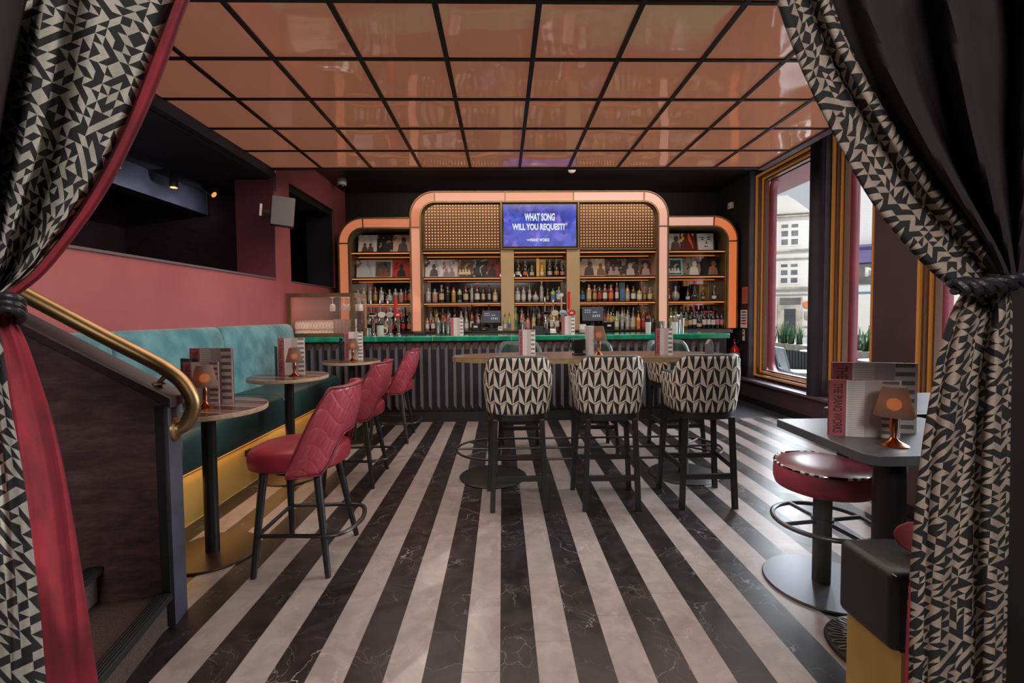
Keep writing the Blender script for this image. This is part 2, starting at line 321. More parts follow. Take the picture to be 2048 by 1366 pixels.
def link(name, me, parent=None, loc=None):
    o = bpy.data.objects.new(name, me); COL.objects.link(o)
    if parent is not None: o.parent = parent
    if loc is not None: o.location = loc
    return o
def obj(name, mb, m=None, parent=None, smooth=35, bev=0., solid=0., sub=0, loc=None, solid_off=-1):
    if m is not None and not mb.mats: mb.mat(m)
    me = bpy.data.meshes.new(name); me.from_pydata([tuple(v) for v in mb.v], [], mb.f)
    for q in mb.mats: me.materials.append(q)
    if len(mb.mats) > 1: me.polygons.foreach_set('material_index', mb.mi)
    if mb.uv:
        ul = me.uv_layers.new(name='UVMap').data
        for p in me.polygons:
            if p.index in mb.uv:
                for li, c in zip(p.loop_indices, mb.uv[p.index]): ul[li].uv = c
    bm = bmesh.new(); bm.from_mesh(me); bmesh.ops.remove_doubles(bm, verts=bm.verts, dist=1e-6)
    if not mb.uv: bmesh.ops.recalc_face_normals(bm, faces=bm.faces)
    bm.to_mesh(me); bm.free()
    if smooth and len(me.polygons):
        me.polygons.foreach_set('use_smooth', [True]*len(me.polygons)); me.set_sharp_from_angle(angle=R(smooth))
    o = link(name, me, parent, loc)
    if solid: q = o.modifiers.new('thickness', 'SOLIDIFY'); q.thickness = solid; q.offset = solid_off
    if bev: q = o.modifiers.new('bevel', 'BEVEL'); q.width = bev; q.segments = 3; q.limit_method = 'ANGLE'; q.angle_limit = R(40); q.harden_normals = False
    if sub: q = o.modifiers.new('subd', 'SUBSURF'); q.levels = sub; q.render_levels = sub
    return o
def tag(o, label=None, cat=None, group=None, kind=None):
    if label: o['label'] = label
    if cat: o['category'] = cat
    if group: o['group'] = group
    if kind: o['kind'] = kind
    return o
def thing(name, label, cat, loc=(0, 0, 0), rz=0., group=None):
    o = link(name, None, None, loc); o.rotation_euler = (0, 0, rz); o.empty_display_size = .1
    return tag(o, label, cat, group)
def struct(name, mb, m=None, label=None, **kw):
    o = obj(name, mb, m, smooth=kw.pop('smooth', 30), **kw); return tag(o, label, None, None, 'structure')
def dup(root, loc, rz=None, label=None, group=None, scale=None):
    def cp(o, par):
        c = o.copy(); COL.objects.link(c)
        if par is not None: c.parent = par
        for ch in list(o.children): cp(ch, c)
        return c
    r = cp(root, None); r.location = loc
    if rz is not None: r.rotation_euler = (0, 0, rz)
    if scale: r.scale = scale
    if label: r['label'] = label
    if group: r['group'] = group
    return r
def rrect(x0, x1, z0, z1, r, n=8, corners=(1, 1, 1, 1)):
    """rounded rectangle, corners: bl, br, tr, tl"""
    P = []
    for k, (cx, cz, a0) in enumerate(((x0, z0, pi), (x1, z0, 1.5*pi), (x1, z1, 0), (x0, z1, .5*pi))):
        if not corners[k] or r <= 0: P.append((cx, cz)); continue
        ox = cx + r if cx == x0 else cx - r; oz = cz + r if cz == z0 else cz - r
        P += [(ox+r*cos(a0+.5*pi*i/n), oz+r*sin(a0+.5*pi*i/n)) for i in range(n+1)]
    return P
def smoothp(pts, n=6, closed=False):
    """Catmull-Rom"""
    P = [Vector(p) for p in pts]; out = []; N = len(P)
    for i in range(N if closed else N-1):
        a, b, c, d = (P[(i-1) % N] if closed or i else P[0]), P[i], P[(i+1) % N], (P[(i+2) % N] if closed or i < N-2 else P[-1])
        for k in range(n):
            t = k/n; out.append(.5*((2*b)+(c-a)*t+(2*a-5*b+4*c-d)*t*t+(3*b-a-3*c+d)*t**3))
    if not closed: out.append(P[-1])
    return out
FONT = {}
def text(name, s, w, h, m, parent, loc, rot=(pi/2, 0, 0), depth=.0008, bold=.0):
    cu = bpy.data.curves.new(name, 'FONT'); cu.body = s; cu.align_x = 'CENTER'; cu.align_y = 'CENTER'; cu.resolution_u = 3; cu.offset = bold
    to = bpy.data.objects.new(name, cu); COL.objects.link(to)
    dg = bpy.context.evaluated_depsgraph_get(); me = bpy.data.meshes.new_from_object(to.evaluated_get(dg)); bpy.data.objects.remove(to)
    xs = [v.co.x for v in me.vertices]; ys = [v.co.y for v in me.vertices]
    cx, cy = (min(xs)+max(xs))/2, (min(ys)+max(ys))/2; sx, sy = w/(max(xs)-min(xs)), h/(max(ys)-min(ys))
    for v in me.vertices: v.co.x = (v.co.x-cx)*sx; v.co.y = (v.co.y-cy)*sy
    me.materials.clear(); me.materials.append(M[m])
    o = link(name, me, parent, loc); o.rotation_euler = rot
    q = o.modifiers.new('thickness', 'SOLIDIFY'); q.thickness = depth; return o
def ease(t): t = max(0., min(1., t)); return t*t*(3-2*t)
def lerp(a, b, t): return a+(b-a)*t
def interp(tab, t):
    for (a, va), (b, vb) in zip(tab, tab[1:]):
        if t <= b: return lerp(va, vb, (t-a)/(b-a) if b > a else 0)
    return tab[-1][1]
# ================================================================== ROOM SHELL
b = MB().box(-6.2, 4.15, -3.2, 6.0, -.12, 0, 'floor'); struct('floor', b, label='black and pale marble floor in long stripes running to the bar')
b = MB().box(-6.2, 4.15, 6.0, 8.6, -.12, -.001, 'gfloor'); struct('floor_service', b, label='plain charcoal floor behind and beside the bar')
b = MB().box(2.72, 3.85, 5.985, 6.015, 0, .004, 'steel'); struct('trim_9', b, label='thin metal threshold between striped and charcoal floor')
# amber gloss ceiling raft: panels, black bars
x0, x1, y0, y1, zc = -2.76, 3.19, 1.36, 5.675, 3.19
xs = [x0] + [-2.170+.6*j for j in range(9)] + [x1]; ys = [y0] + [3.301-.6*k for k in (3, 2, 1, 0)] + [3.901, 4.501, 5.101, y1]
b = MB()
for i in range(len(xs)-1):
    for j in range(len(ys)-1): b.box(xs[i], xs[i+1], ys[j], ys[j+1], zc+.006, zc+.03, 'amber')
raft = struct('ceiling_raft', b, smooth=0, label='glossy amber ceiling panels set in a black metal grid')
b = MB()
for x in xs[1:-1]: b.box(x-.017, x+.017, y0, y1, zc-.006, zc+.012)
for y in ys[1:-1]: b.box(x0, x1, y-.014, y+.014, zc-.0055, zc+.0115)
obj('grid_bar', b, 'grid', raft, smooth=0)
b = MB().box(x0-.09, x0, y0, y1+.05, zc-.10, zc+.06).box(x0-.09, x1+.09, y1, y1+.05, zc-.012, zc+.06)
obj('fascia', b, 'navy', raft, smooth=0)
b = MB().box(x1, x1+.09, y0, y1+.05, zc-.02, zc+.10); obj('fascia', b, 'sill', raft, smooth=0)
b = MB().box(-2.8, 4.15, -3.2, 8.6, 3.6, 3.75); struct('ceiling', b, 'ceil', label='dark satin ceiling above and behind the amber panels')
b = MB().box(-6.2, -2.85, -3.2, 8.6, 3.08, 3.2); struct('ceiling_side', b, 'dark', label='black ceiling of the raised side room')
# walls
M['backw'] = mat('dark_aubergine_paint', (.022, .015, .019), .6)
b = MB().box(-6.3, 4.15, 8.4, 8.6, 0, 3.75); struct('wall_back', b, 'backw')
b = MB().box(-6.3, 4.15, -3.35, -3.2, 0, 3.75); struct('wall_front', b, 'burg')
b = MB().box(-6.35, -6.2, -3.35, 8.6, 0, 3.75); struct('wall_side', b, 'dburg')
lw = MB().box(-3.26, -2.8, 1.32, 8.6, 0, 1.855).box(-3.26, -2.8, 5.78, 6.2, 1.855, 3.6).box(-3.26, -2.8, 6.2, 8.6, 3.17, 3.6).box(-3.26, -2.8, 7.82, 8.6, 1.855, 3.17)
struct('wall_left', lw, 'pink', label='dusty pink wall with two high openings into the side room')
b = MB().box(-3.262, -2.801, 5.772, 5.779, 1.875, 3.08, 'burg').box(-3.258, -2.83, 7.812, 7.8195, 1.87, 3.17, 'navy').box(-3.258, -2.82, 6.21, 7.81, 3.161, 3.169, 'navy')
struct('trim_1', b, label='painted returns inside the wall openings')
b = MB().box(-3.27, -2.785, 1.33, 5.775, 1.855, 1.875).box(-3.27, -2.79, 6.205, 7.815, 1.855, 1.87); struct('trim_2', b, 'sill', label='mauve ledges capping the low wall')
b = MB().box(-5.3, -5.15, 1.3, 6.45, 0, 3.08).box(-5.3, -3.26, 6.45, 6.6, 0, 3.08).box(-4.55, -4.4, 6.7, 8.4, 0, 3.08); struct('wall_far_left', b, 'dburg', label='dark burgundy wall at the back of the side room')
b = MB().box(-4.2, -4.0, 1.3, 6.4, 2.79, 3.08); struct('trim_3', b, 'trim', label='blue grey bulkhead beam lit by the spotlights')
b = MB().box(-2.80, -2.794, 5.776, 5.786, 1.87, 3.19).box(-2.79, -2.775, 5.80, 5.815, 2.95, 3.3).box(-2.80, -2.794, 7.815, 7.825, 1.87, 3.3).box(-4.0, -3.995, 6.395, 6.405, 2.79, 3.08); struct('trim_4', b, 'sill', label='fine pale corner beads on the pink wall')
# doorway the curtains hang in
b = MB().box(1.44, 4.15, 1.18, 1.30, 0, 3.6).box(-6.2, -1.75, .80, .92, 0, 3.6).box(-1.75, 1.44, 1.18, 1.30, 2.62, 3.6); struct('wall_entrance', b, 'dark', label='black wall around the curtained entrance')
# right wall with three tall windows
WZ0, WZ1 = .41, 3.53; WIN = [(5.86, 7.17), (4.86, 5.50), (2.75, 4.33)]
b = MB(); X0, X1 = 4.0, 4.15
b.box(X0, X1, -3.2, 8.6, 0, WZ0).box(X0, X1, -3.2, 8.6, WZ1, 3.75)
prev = 8.6
for a, c in WIN: b.box(X0, X1, c, prev, WZ0, WZ1); prev = a
b.box(X0, X1, -3.2, prev, WZ0, WZ1)
struct('wall_right', b, 'navy', label='dark wall with tall amber framed windows')
b = MB().box(3.93, 4.0, 7.21, 8.4, 0, 3.6); struct('wall_right_return', b, 'dark', label='black strip of wall between bar and first window')
b = MB().box(3.985, 4.0, 4.33, 4.86, .36, 3.6); struct('wall_right_pier', b, 'plum', label='plum painted pier between second and third window')
b = MB().box(3.85, 4.0, 1.3, 7.4, 0, .33); struct('wall_right_plinth', b, 'plum')
b = MB().box(3.80, 4.0, 1.3, 7.42, .33, .362); struct('trim_5', b, 'sill', label='mauve window ledge')
b = MB().box(3.825, 3.85, 1.3, 7.42, 0, .09); struct('baseboard_right', b, 'kick')
b = MB().lathe([(.10, 0), (.10, 3.24)], 32, (3.90, 5.61, .36)); struct('trim_6', b, 'navy', label='dark round column standing on the ledge between the windows')
b = MB().box(3.90, 4.0, 5.505, 5.535, .36, 3.6).box(3.90, 4.0, 7.175, 7.215, .36, 3.6); struct('trim_7', b, 'trim', label='pale blue grey window reveals')
for k, (a, c) in enumerate(WIN):
    w = link('window_%d' % (k+1), None); tag(w, ['tall window nearest the bar', 'narrow middle window beyond the pier', 'wide window beside the right hand curtain'][k], None, None, 'structure')
    def ring(x0_, x1_, ins, wd, bb):
        A, C, z0, z1 = a+ins, c-ins, WZ0+ins, WZ1-ins
        bb.box(x0_, x1_, A, C, z0, z0+wd).box(x0_, x1_, A, C, z1-wd, z1).box(x0_, x1_, A, A+wd, z0+wd, z1-wd).box(x0_, x1_, C-wd, C, z0+wd, z1-wd); return bb
    obj('window_frame', ring(3.975, 4.02, 0, .022, MB()), 'wled', w, smooth=0)
    obj('window_frame', ring(4.0, 4.06, .03, .025, MB()), 'wbrown', w, smooth=0)
    obj('window_frame', ring(4.04, 4.09, .06, .014, MB()), 'wled', w, smooth=0)
    obj('window_frame', ring(4.06, 4.13, .083, .02, MB()), 'wbrown', w, smooth=0)
    obj('pane', MB().box(4.10, 4.104, a+.07, c-.07, WZ0+.07, WZ1-.07), 'glass', w, smooth=0)
    bb = MB(); P = rrect(a+.06, c-.06, WZ0+.02, WZ1-.02, .24 if c-a > 1 else .2); P2 = rrect(a-.03, c+.03, WZ0-.1, WZ1+.1, .05); n = len(P)
    for q, (xa, xb) in enumerate(((4.16, 4.28),)):
        vs = [(xa, p[0], p[1]) for p in P]+[(xb, p[0], p[1]) for p in P]
        bb.add(vs, [(i, (i+1) % n, n+(i+1) % n, n+i) for i in range(n)])
    obj('exterior_reveal', bb, 'crimson', w, solid=.015, solid_off=1)
b = MB().box(3.88, 3.895, 6.9, 7.1, .36, .362)
# ceiling devices
b = MB().lathe([(.0, .02), (.055, .02), (.06, .0), (.05, -.02), (.03, -.035), (0, -.038)][::-1], 20, (1.08, 7.05, 3.58)); tag(obj('smoke_detector', b, 'white'), 'white round smoke detector on the dark ceiling above the screen', 'smoke detector')
b = MB().lathe([(0, -.02), (.035, -.012), (.045, .02)], 20, (.58, 6.85, 3.58)); tag(obj('ceiling_sensor', b, 'steel'), 'small dark round sensor on the ceiling left of the smoke detector', 'sensor')
t = thing('security_camera', 'small black dome camera under the ceiling beside the pink wall', 'camera', (-2.62, 7.72, 3.6))
obj('base', MB().lathe([(.07, -.05), (.075, 0)], 20), 'white', t); obj('dome', MB().sphere((0, 0, -.06), .058, 20), 'black', t)
t = thing('wall_sensor', 'small white motion sensor high on the black wall by the windows', 'sensor', (3.90, 7.80, 3.16))
obj('body', MB().box(-.03, .03, -.055, .055, -.0, .11), 'white', t, bev=.012); obj('lens', MB().box(-.034, -.029, -.03, .03, .02, .06), 'greyc', t)
# spotlights in the side room
def spot(x, y, z, label, tilt):
    t = thing('ceiling_spotlight', label, 'spotlight', (x, y, 3.08), 0, 'spotlights of the side room')
    obj('stem', MB().cyl((0, 0, z+.1-3.08), .012, 3.08-z-.1, 10), 'blackm', t)
    h = link('lamp_head', None, t, (0, 0, z+.1-3.08)); hh = obj('housing', MB().lathe([(.0, .1), (.03, .1), (.036, .08), (.042, -.06)], 20), 'blackm', t, loc=(0, 0, z+.02-3.08)); hh.rotation_euler = tilt
    bpy.data.objects.remove(h)
    g = obj('lamp', MB().lathe([(0, -.068), (.037, -.068), (.037, -.061)], 16), mat('warm_spot_lens', (.4, .2, .05), .4, emit=(1., .38, .10), es=1.0), hh)
spot(-3.72, 4.58, 2.90, 'nearest the curtain of three black ceiling spotlights with amber glow', (0, 0, 0))
spot(-3.72, 5.37, 2.92, 'middle one of three black ceiling spotlights with amber glow', (0, 0, 0))
spot(-3.72, 6.02, 2.98, 'tilted black ceiling spotlight beside the dark burgundy wall', (R(0), R(-55), 0))
t = thing('wall_speaker', 'pale grey loudspeaker bracketed to the corner of the pink wall', 'speaker', (-2.56, 5.50, 2.63), R(30)); t.rotation_euler = (R(4), R(5), R(24))
obj('cabinet', MB().box(-.125, .125, -.04, .15, -.17, .17), 'blackm', t, bev=.01); obj('grille', MB().box(-.12, .12, -.055, -.04, -.165, .165), 'grille', t, bev=.006)
obj('bracket', MB().box(-.03, .03, .15, .20, -.02, .02).box(-.24, .03, .19, .22, -.02, .02), 'blackm', t)
obj('wall_plate', MB().box(-.25, -.225, .13, .28, -.07, .07), 'steel', t)
# signs and extinguisher on the right wall
def sign(name, label, cat, y, z, w, h, mt_, lines, extra=None):
    t = thing(name, label, cat, (3.93, y, z)); obj('board', MB().box(-.004, 0, -w/2, w/2, -h/2, h/2), mt_, t, smooth=0)
    for k, (zz, hh, ww, mm, yo) in enumerate(lines): obj('print', MB().box(-.006, -.004, yo-ww/2, yo+ww/2, zz-hh/2, zz+hh/2), mm, t, smooth=0)
    return t
red_c = mat('salmon_sign', (.42, .10, .07), .5)
sign('notice', 'salmon paper notice on the black wall, the topmost of three', 'notice', 7.365, 1.68, .17, .27, red_c, [(.1-.03*k, .008, .12, 'rosek', 0) for k in range(7)])
sign('fire_action_sign', 'white and blue fire action sign with red rows above the extinguisher', 'sign', 7.39, 1.30, .2, .29, 'paper', [(.11, .03, .14, 'l_red', 0)]+[(.06-.045*k, .026, .15, ('l_blue', 'l_blue', 'l_red', 'l_red')[k], 0) for k in range(4)])
sign('extinguisher_sign', 'narrow pale extinguisher identification sign, lowest of the three signs', 'sign', 7.39, 1.035, .07, .18, 'paper', [(.06, .03, .05, 'l_red', 0), (.0, .04, .05, 'l_red', 0)])
t = sign('fire_alarm_point', 'small red fire alarm call point beside the bar arch', 'alarm', 7.60, 1.34, .09, .1, 'facered', [(0, .05, .05, 'l_white', 0)])
t = thing('fire_extinguisher', 'red fire extinguisher with white label hung on the wall by the window', 'extinguisher', (3.832, 7.48, .40))
obj('cylinder', MB().lathe([(.0, 0), (.07, 0), (.078, .012), (.078, .36), (.07, .41), (.045, .44), (.03, .45), (.03, .47)], 28), 'facered', t)
obj('label', MB().lathe([(.0795, .19), (.0795, .34)], 28), 'white', t); obj('valve', MB().lathe([(.02, .47), (.025, .50), (.012, .52)], 14), 'steel', t)
obj('handle', MB().bar((0, .02, .53), (0, -.11, .55), .02, .01).bar((0, .02, .50), (0, -.09, .51), .02, .01), 'steel', t); obj('pin', MB().cyl((0, .02, .52), .014, .05, 12), 'facered', t)
obj('hose', MB().tube(smoothp([(0, .03, .50), (-.03, .10, .48), (-.05, .13, .38), (-.04, .12, .22), (-.03, .095, .12)]), .009), 'rubber', t); obj('hanger', MB().box(.078, .10, -.02, .02, .38, .44), 'steel', t)

# ================================================================== STAIR (left foreground)
SA = R(12)
def stair_T(): return Matrix.Translation((-1.51, 2.07, 0)) @ Matrix(((-cos(SA), sin(SA), 0, 0), (-sin(SA), -cos(SA), 0, 0), (0, 0, 1, 0), (0, 0, 0, 1)))
ST = stair_T()
st = thing('staircase', 'short dark staircase with black nosings rising behind the left curtain', 'stairs', (-1.51, 2.07, 0))
def stp(): q = MB(); q.T = Matrix.Translation((1.51, -2.07, 0)) @ ST; return q
run, ris = .265, .155
for k in range(4):
    q = stp().box(k*run+.02, 1.2, 0.0, .82, k*ris+(.001 if k else 0), (k+1)*ris-.012); stepo = obj('step', q, 'carpet', st, smooth=0)
    q = stp().box(k*run-.005, k*run+.055, 0.003, .82, (k+1)*ris-.03, (k+1)*ris+.002); 
    for r_ in range(4): q.box(k*run+.006+.012*r_, k*run+.012+.012*r_, .003, .82, (k+1)*ris+.002, (k+1)*ris+.006)
    obj('nosing', q, 'rubber', stepo, bev=.004)
bal = thing('stair_parapet', 'mottled burgundy stair parapet with dark sloping wooden cap and end post', 'parapet', (-1.51, 2.07, 0))
SL = .645
top = lambda x: 1.02 + SL*x
q = stp(); q.add([(x, y, z) for y in (-.11, -.005) for x, z in ((0.03, 0), (1.25, 0), (1.25, top(1.25)), (.03, top(.03)))], [(0, 1, 2, 3), (7, 6, 5, 4), (0, 4, 5, 1), (1, 5, 6, 2), (2, 6, 7, 3), (3, 7, 4, 0)]); obj('panel', q, 'dado', bal, smooth=0)
q = stp(); q.box(-.012, .03, -.115, .004, 0, top(0)-.0); obj('end_post', q, 'trim', bal, smooth=0)
q = stp(); q.box(-.0, .035, .004, .014, .15, top(0)-.01); obj('post_trim', q, 'bwood', bal, smooth=0)
q = stp(); q.add([(x, y, z+dz) for y in (-.125, .028) for x, z, dz in ((-.035, top(-.035), 0), (1.25, top(1.25), 0), (1.25, top(1.25), .045), (-.035, top(-.035), .045))], [(0, 1, 2, 3), (7, 6, 5, 4), (0, 4, 5, 1), (1, 5, 6, 2), (2, 6, 7, 3), (3, 7, 4, 0)]); obj('cap', q, 'pwood', bal, smooth=0, bev=.004)
hr = thing('handrail', 'thick brass handrail curling back to the stair end post', 'handrail', (-1.51, 2.07, 0))
path = [(1.15, 1.905), (.53, 1.502), (.257, 1.322), (.10, 1.222), (.02, 1.167), (-.045, 1.105), (-.085, 1.03), (-.088, .975), (-.062, .915), (-.035, .893), (-.016, .885)]
q = stp(); q.tube(smoothp([(x, -.058, z) for x, z in path], 6), .031, 20); obj('rail', q, 'brass', hr, smooth=60)
q = stp(); q.lathe([(.0, -.036), (.032, -.036), (.036, -.026), (.052, -.021), (.054, -.0125)], 28, (0, -.058, .885), ax='x'); obj('flange', q, 'brass', hr)
q = stp(); q.tube([(.045, -.05, top(.045)+.05), (.015, -.056, 1.138)], .010, 12); q.lathe([(.03, 0), (.028, .008), (.01, .012)], 24, (.047, -.05, top(.047)+.046)); q.box(-.02, .035, -.075, -.04, 1.141, 1.148); obj('bracket', q, 'brass', hr)

# ================================================================== CURTAINS
F_ = 918.86
pitch, yaw, roll = .0398, .0212, -.0084
CF = Vector((sin(yaw)*cos(pitch), cos(yaw)*cos(pitch), -sin(pitch))); _rt = Vector((cos(yaw), -sin(yaw), 0)); _up = _rt.cross(CF)
CR = _rt*cos(roll)+_up*sin(roll); CU = _up*cos(roll)-_rt*sin(roll)
def P3(x, y, Y):
    """point at distance Y into the room seen at column x, row y"""
    d = CF + CR*((x-1024)/F_) - CU*((y-665.83)/F_)
    return Vector((0, 0, 1.4)) + d*(Y/d.y)
def drape(name, inner, outer, Yb, amp, folds, m, parent, scale=1., nv=60, nu=70, phase=0., u_w=None, conv=0., ydrop=0.):
    """inner/outer: lists (t, x, y); surface between the two curves"""
    def cv(c, t):
        pts = [(a, Vector((x, y))) for a, x, y in c]
        for i in range(len(pts)-1):
            if t <= pts[i+1][0] or i == len(pts)-2:
                a, b = pts[i], pts[i+1]; p0 = pts[max(0, i-1)][1]; p3 = pts[min(len(pts)-1, i+2)][1]; s = (t-a[0])/(b[0]-a[0])
                return .5*((2*a[1])+(b[1]-p0)*s+(2*p0-5*a[1]+4*b[1]-p3)*s*s+(a[1]*3-b[1]*3+p3-p0)*s**3)
    W0 = u_w or 1.
    def fn(u, v):
        a, b = cv(inner, v), cv(outer, v); p = a.lerp(b, u); wv = abs(b.x-a.x)/F_
        ph = u*folds*2*pi + phase + .5*sin(v*4)
        A = amp*min(1., wv/W0*1.3+.25)
        Y = Yb + ydrop*v + A*(cos(ph)+.35*cos(2.3*ph+1)) + conv*sin(pi*v)
        return P3(p.x, p.y, Y)
    L = []; acc = 0; pv = None
    for j in range(nv+1):
        p = fn(.5, j/nv); acc += (p-pv).length if pv is not None else 0; pv = p; L.append(acc)
    def uvf(u, v): return (u*W0*scale, L[min(nv, int(round(v*nv)))]*scale)
    b = MB(); b.grid(fn, nu, nv, None, uvf)
    return obj(name, b, m, parent, smooth=80, solid=.004)
cl = thing('curtain', 'black and cream geometric curtain with crimson velvet border, tied back on the left', 'curtain', (-1.1, 1.0, 0), 0)
inv = Vector((1.1, -1.0, 0))
def fix(o, c): o.matrix_parent_inverse = Matrix.Translation(-Vector(c)); return o
LC = (-1.1, 1.0, 0)
edge = [(0, 400, -45), (.12, 368, 30), (.25, 333, 130), (.4, 283, 250), (.55, 222, 370), (.7, 160, 462), (.85, 90, 548), (.95, 30, 596), (1, 6, 622)]
edg2 = [(0, 368, -45), (.12, 338, 30), (.25, 298, 130), (.4, 250, 250), (.55, 188, 370), (.7, 128, 462), (.85, 58, 548), (.95, 6, 588), (1, -12, 610)]
out2 = [(0, -330, -150), (.12, -320, 0), (.25, -300, 130), (.4, -270, 260), (.55, -230, 380), (.7, -180, 470), (.85, -120, 545), (.95, -75, 590), (1, -60, 606)]
fix(drape('patterned_fabric', edg2, out2, 1.06, .035, 3.2, 'curt', cl, u_w=.72, phase=2.2, scale=1.08), LC)
def strip(name, e1, e2, Yb, m, parent, puff=.014, c=LC, nv=60, Yd=0.):
    def cv(cc, t):
        for (a, x, y), (b_, x2, y2) in zip(cc, cc[1:]):
            if t <= b_ or b_ == cc[-1][0]: s = (t-a)/(b_-a); return Vector((lerp(x, x2, s), lerp(y, y2, s)))
    def sm(cc):
        pts = smoothp([(a, x, y) for a, x, y in cc], 6); return [tuple(p) for p in pts]
    A, B = sm(e1), sm(e2)
    def fn(u, v):
        a, b_ = cv(A, v), cv(B, v); p = a.lerp(b_, u); return P3(p.x, p.y, Yb+Yd*v-puff*sin(pi*u)+.01*u)
    q = MB(); q.grid(fn, 8, nv, None, lambda u, v: (u*.05, v*1.5)); return fix(obj(name, q, m, parent, smooth=80, solid=.004), c)
strip('velvet_border', edge, edg2, 1.04, 'velvet', cl, .02)
lo_e = [(0, 22, 628), (.1, 52, 680), (.25, 84, 770), (.4, 110, 860), (.6, 140, 1000), (.8, 170, 1180), (1, 206, 1430)]
lo_m = [(0, -8, 628), (.1, 6, 690), (.25, 20, 800), (.4, 42, 920), (.6, 62, 1060), (.8, 80, 1220), (1, 98, 1430)]
lo_o = [(0, -60, 620), (.1, -130, 690), (.25, -190, 800), (.4, -230, 920), (.6, -250, 1060), (.8, -260, 1220), (1, -270, 1430)]
fix(drape('velvet_border', lo_e, lo_m, 1.03, .014, .9, 'velvet', cl, u_w=.12, nu=24, phase=.6), LC)
fix(drape('patterned_fabric', lo_m, lo_o, 1.05, .03, 2.6, 'curt', cl, u_w=.42, phase=.3), LC)
bk_i = [(0, 70, -60), (.15, 40, 60), (.35, 12, 200), (.6, -20, 400), (1, -60, 600)]; bk_o = [(0, -480, -60), (.15, -480, 60), (.35, -470, 200), (.6, -400, 400), (1, -300, 600)]
fix(drape('velvet_lining', bk_i, bk_o, .99, .02, 2, 'maroon', cl, u_w=.5), LC)
rp = thing('curtain_tieback', 'black knotted cord holding the left curtain', 'tieback', (-1.1, 1.0, 0))
for k, (dy, rr) in enumerate(((0, 0), (13, 0), (25, 0))):
    pts = [P3(-70, 600+dy, 1.0), P3(-20, 596+dy, .96), P3(18, 592+dy, .945), P3(40, 598+dy+4, .965), P3(42, 612+dy, 1.02), P3(20, 622+dy, 1.06), P3(-60, 620+dy, 1.10)]
    fix(obj('cord', MB().tube(smoothp(pts, 6), .0085, 10), 'rope', rp), LC)
RC = (1.1, 1.0, 0)
cr = thing('curtain', 'black and cream geometric curtain with plum lining, tied back on the right', 'curtain', RC, 0)
ri = [(0, 1540, -50), (.1, 1572, 50), (.25, 1615, 160), (.4, 1672, 275), (.55, 1738, 392), (.7, 1805, 480), (.85, 1868, 545), (1, 1925, 590)]
ro = [(0, 1640, -60), (.1, 1672, 30), (.25, 1722, 130), (.4, 1785, 232), (.55, 1856, 335), (.7, 1925, 425), (.85, 1980, 495), (1, 2018, 556)]
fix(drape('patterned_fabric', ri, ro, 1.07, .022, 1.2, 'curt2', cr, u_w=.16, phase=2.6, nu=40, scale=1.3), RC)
rr_ = [(0, 2560, -80), (.1, 2560, 30), (.25, 2500, 130), (.4, 2400, 240), (.55, 2300, 340), (.7, 2200, 430), (.85, 2120, 500), (1, 2070, 556)]
fix(drape('velvet_lining', [(a, x-8, y) for a, x, y in ro], rr_, 1.05, .05, 5., 'maroon', cr, u_w=.8, phase=.5, nu=120), RC)
li = [(0, 1928, 586), (.08, 1906, 625), (.2, 1882, 700), (.35, 1856, 830), (.5, 1838, 960), (.7, 1824, 1130), (.85, 1815, 1270), (1, 1810, 1430)]
lo = [(0, 2015, 572), (.08, 2021, 625), (.2, 2020, 700), (.35, 2018, 830), (.5, 2016, 960), (.7, 2013, 1130), (.85, 2010, 1270), (1, 2006, 1430)]
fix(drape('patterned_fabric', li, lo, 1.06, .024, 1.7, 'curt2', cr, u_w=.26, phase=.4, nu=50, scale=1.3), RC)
strip('velvet_border', [(a, x-10*max(0, a-.5), y) for a, x, y in li], [(a, x+4, y) for a, x, y in li], 1.075, 'velvet', cr, .003, RC)
rp = thing('curtain_tieback', 'black twisted cord holding the right curtain', 'tieback', RC)
for k in range(3):
    pts = []
    for i in range(40):
        t_ = i/39; x = lerp(1905, 2085, t_); y = lerp(572, 548, t_)+10*sin(pi*t_*1.0); p = P3(x, y, .985+.05*(1-sin(pi*min(1, t_*1.3)))*.5); a = t_*16+k*2*pi/3
        pts.append(p+Vector((0, .011*cos(a), .011*sin(a))))
    fix(obj('cord', MB().tube(pts, .0095, 8), 'rope', rp), RC)
# ================================================================== BANQUETTE
bq = thing('banquette', 'long banquette with teal quilted backrest, green leather seat and gold base', 'bench', (-2.4, 3.8, 0))
def lb(): q = MB(); q.T = Matrix.Translation((2.4, -3.8, 0)); return q
obj('base', lb().box(-2.78, -2.13, 2.2, 5.84, 0, .352), 'gold', bq, smooth=0)
obj('power_socket', lb().box(-2.13, -2.115, 3.79, 3.86, .25, .30), 'blackm', bq, smooth=0)
obj('led_strip', lb().box(-2.133, -2.124, 2.2, 5.84, .346, .352), 'led', bq, smooth=0)
for y0_, y1_ in ((2.2, 2.96), (2.97, 4.38), (4.39, 5.86)):
    P = [(-2.78, .353), (-2.13, .353), (-2.085, .37), (-2.07, .45), (-2.072, .58), (-2.09, .63), (-2.14, .655), (-2.3, .665), (-2.78, .665)]
    obj('seat_cushion', lb().prism([(p[0], p[1]) for p in P], y0_, y1_, ax='y'), 'green', bq, bev=.014, smooth=60)
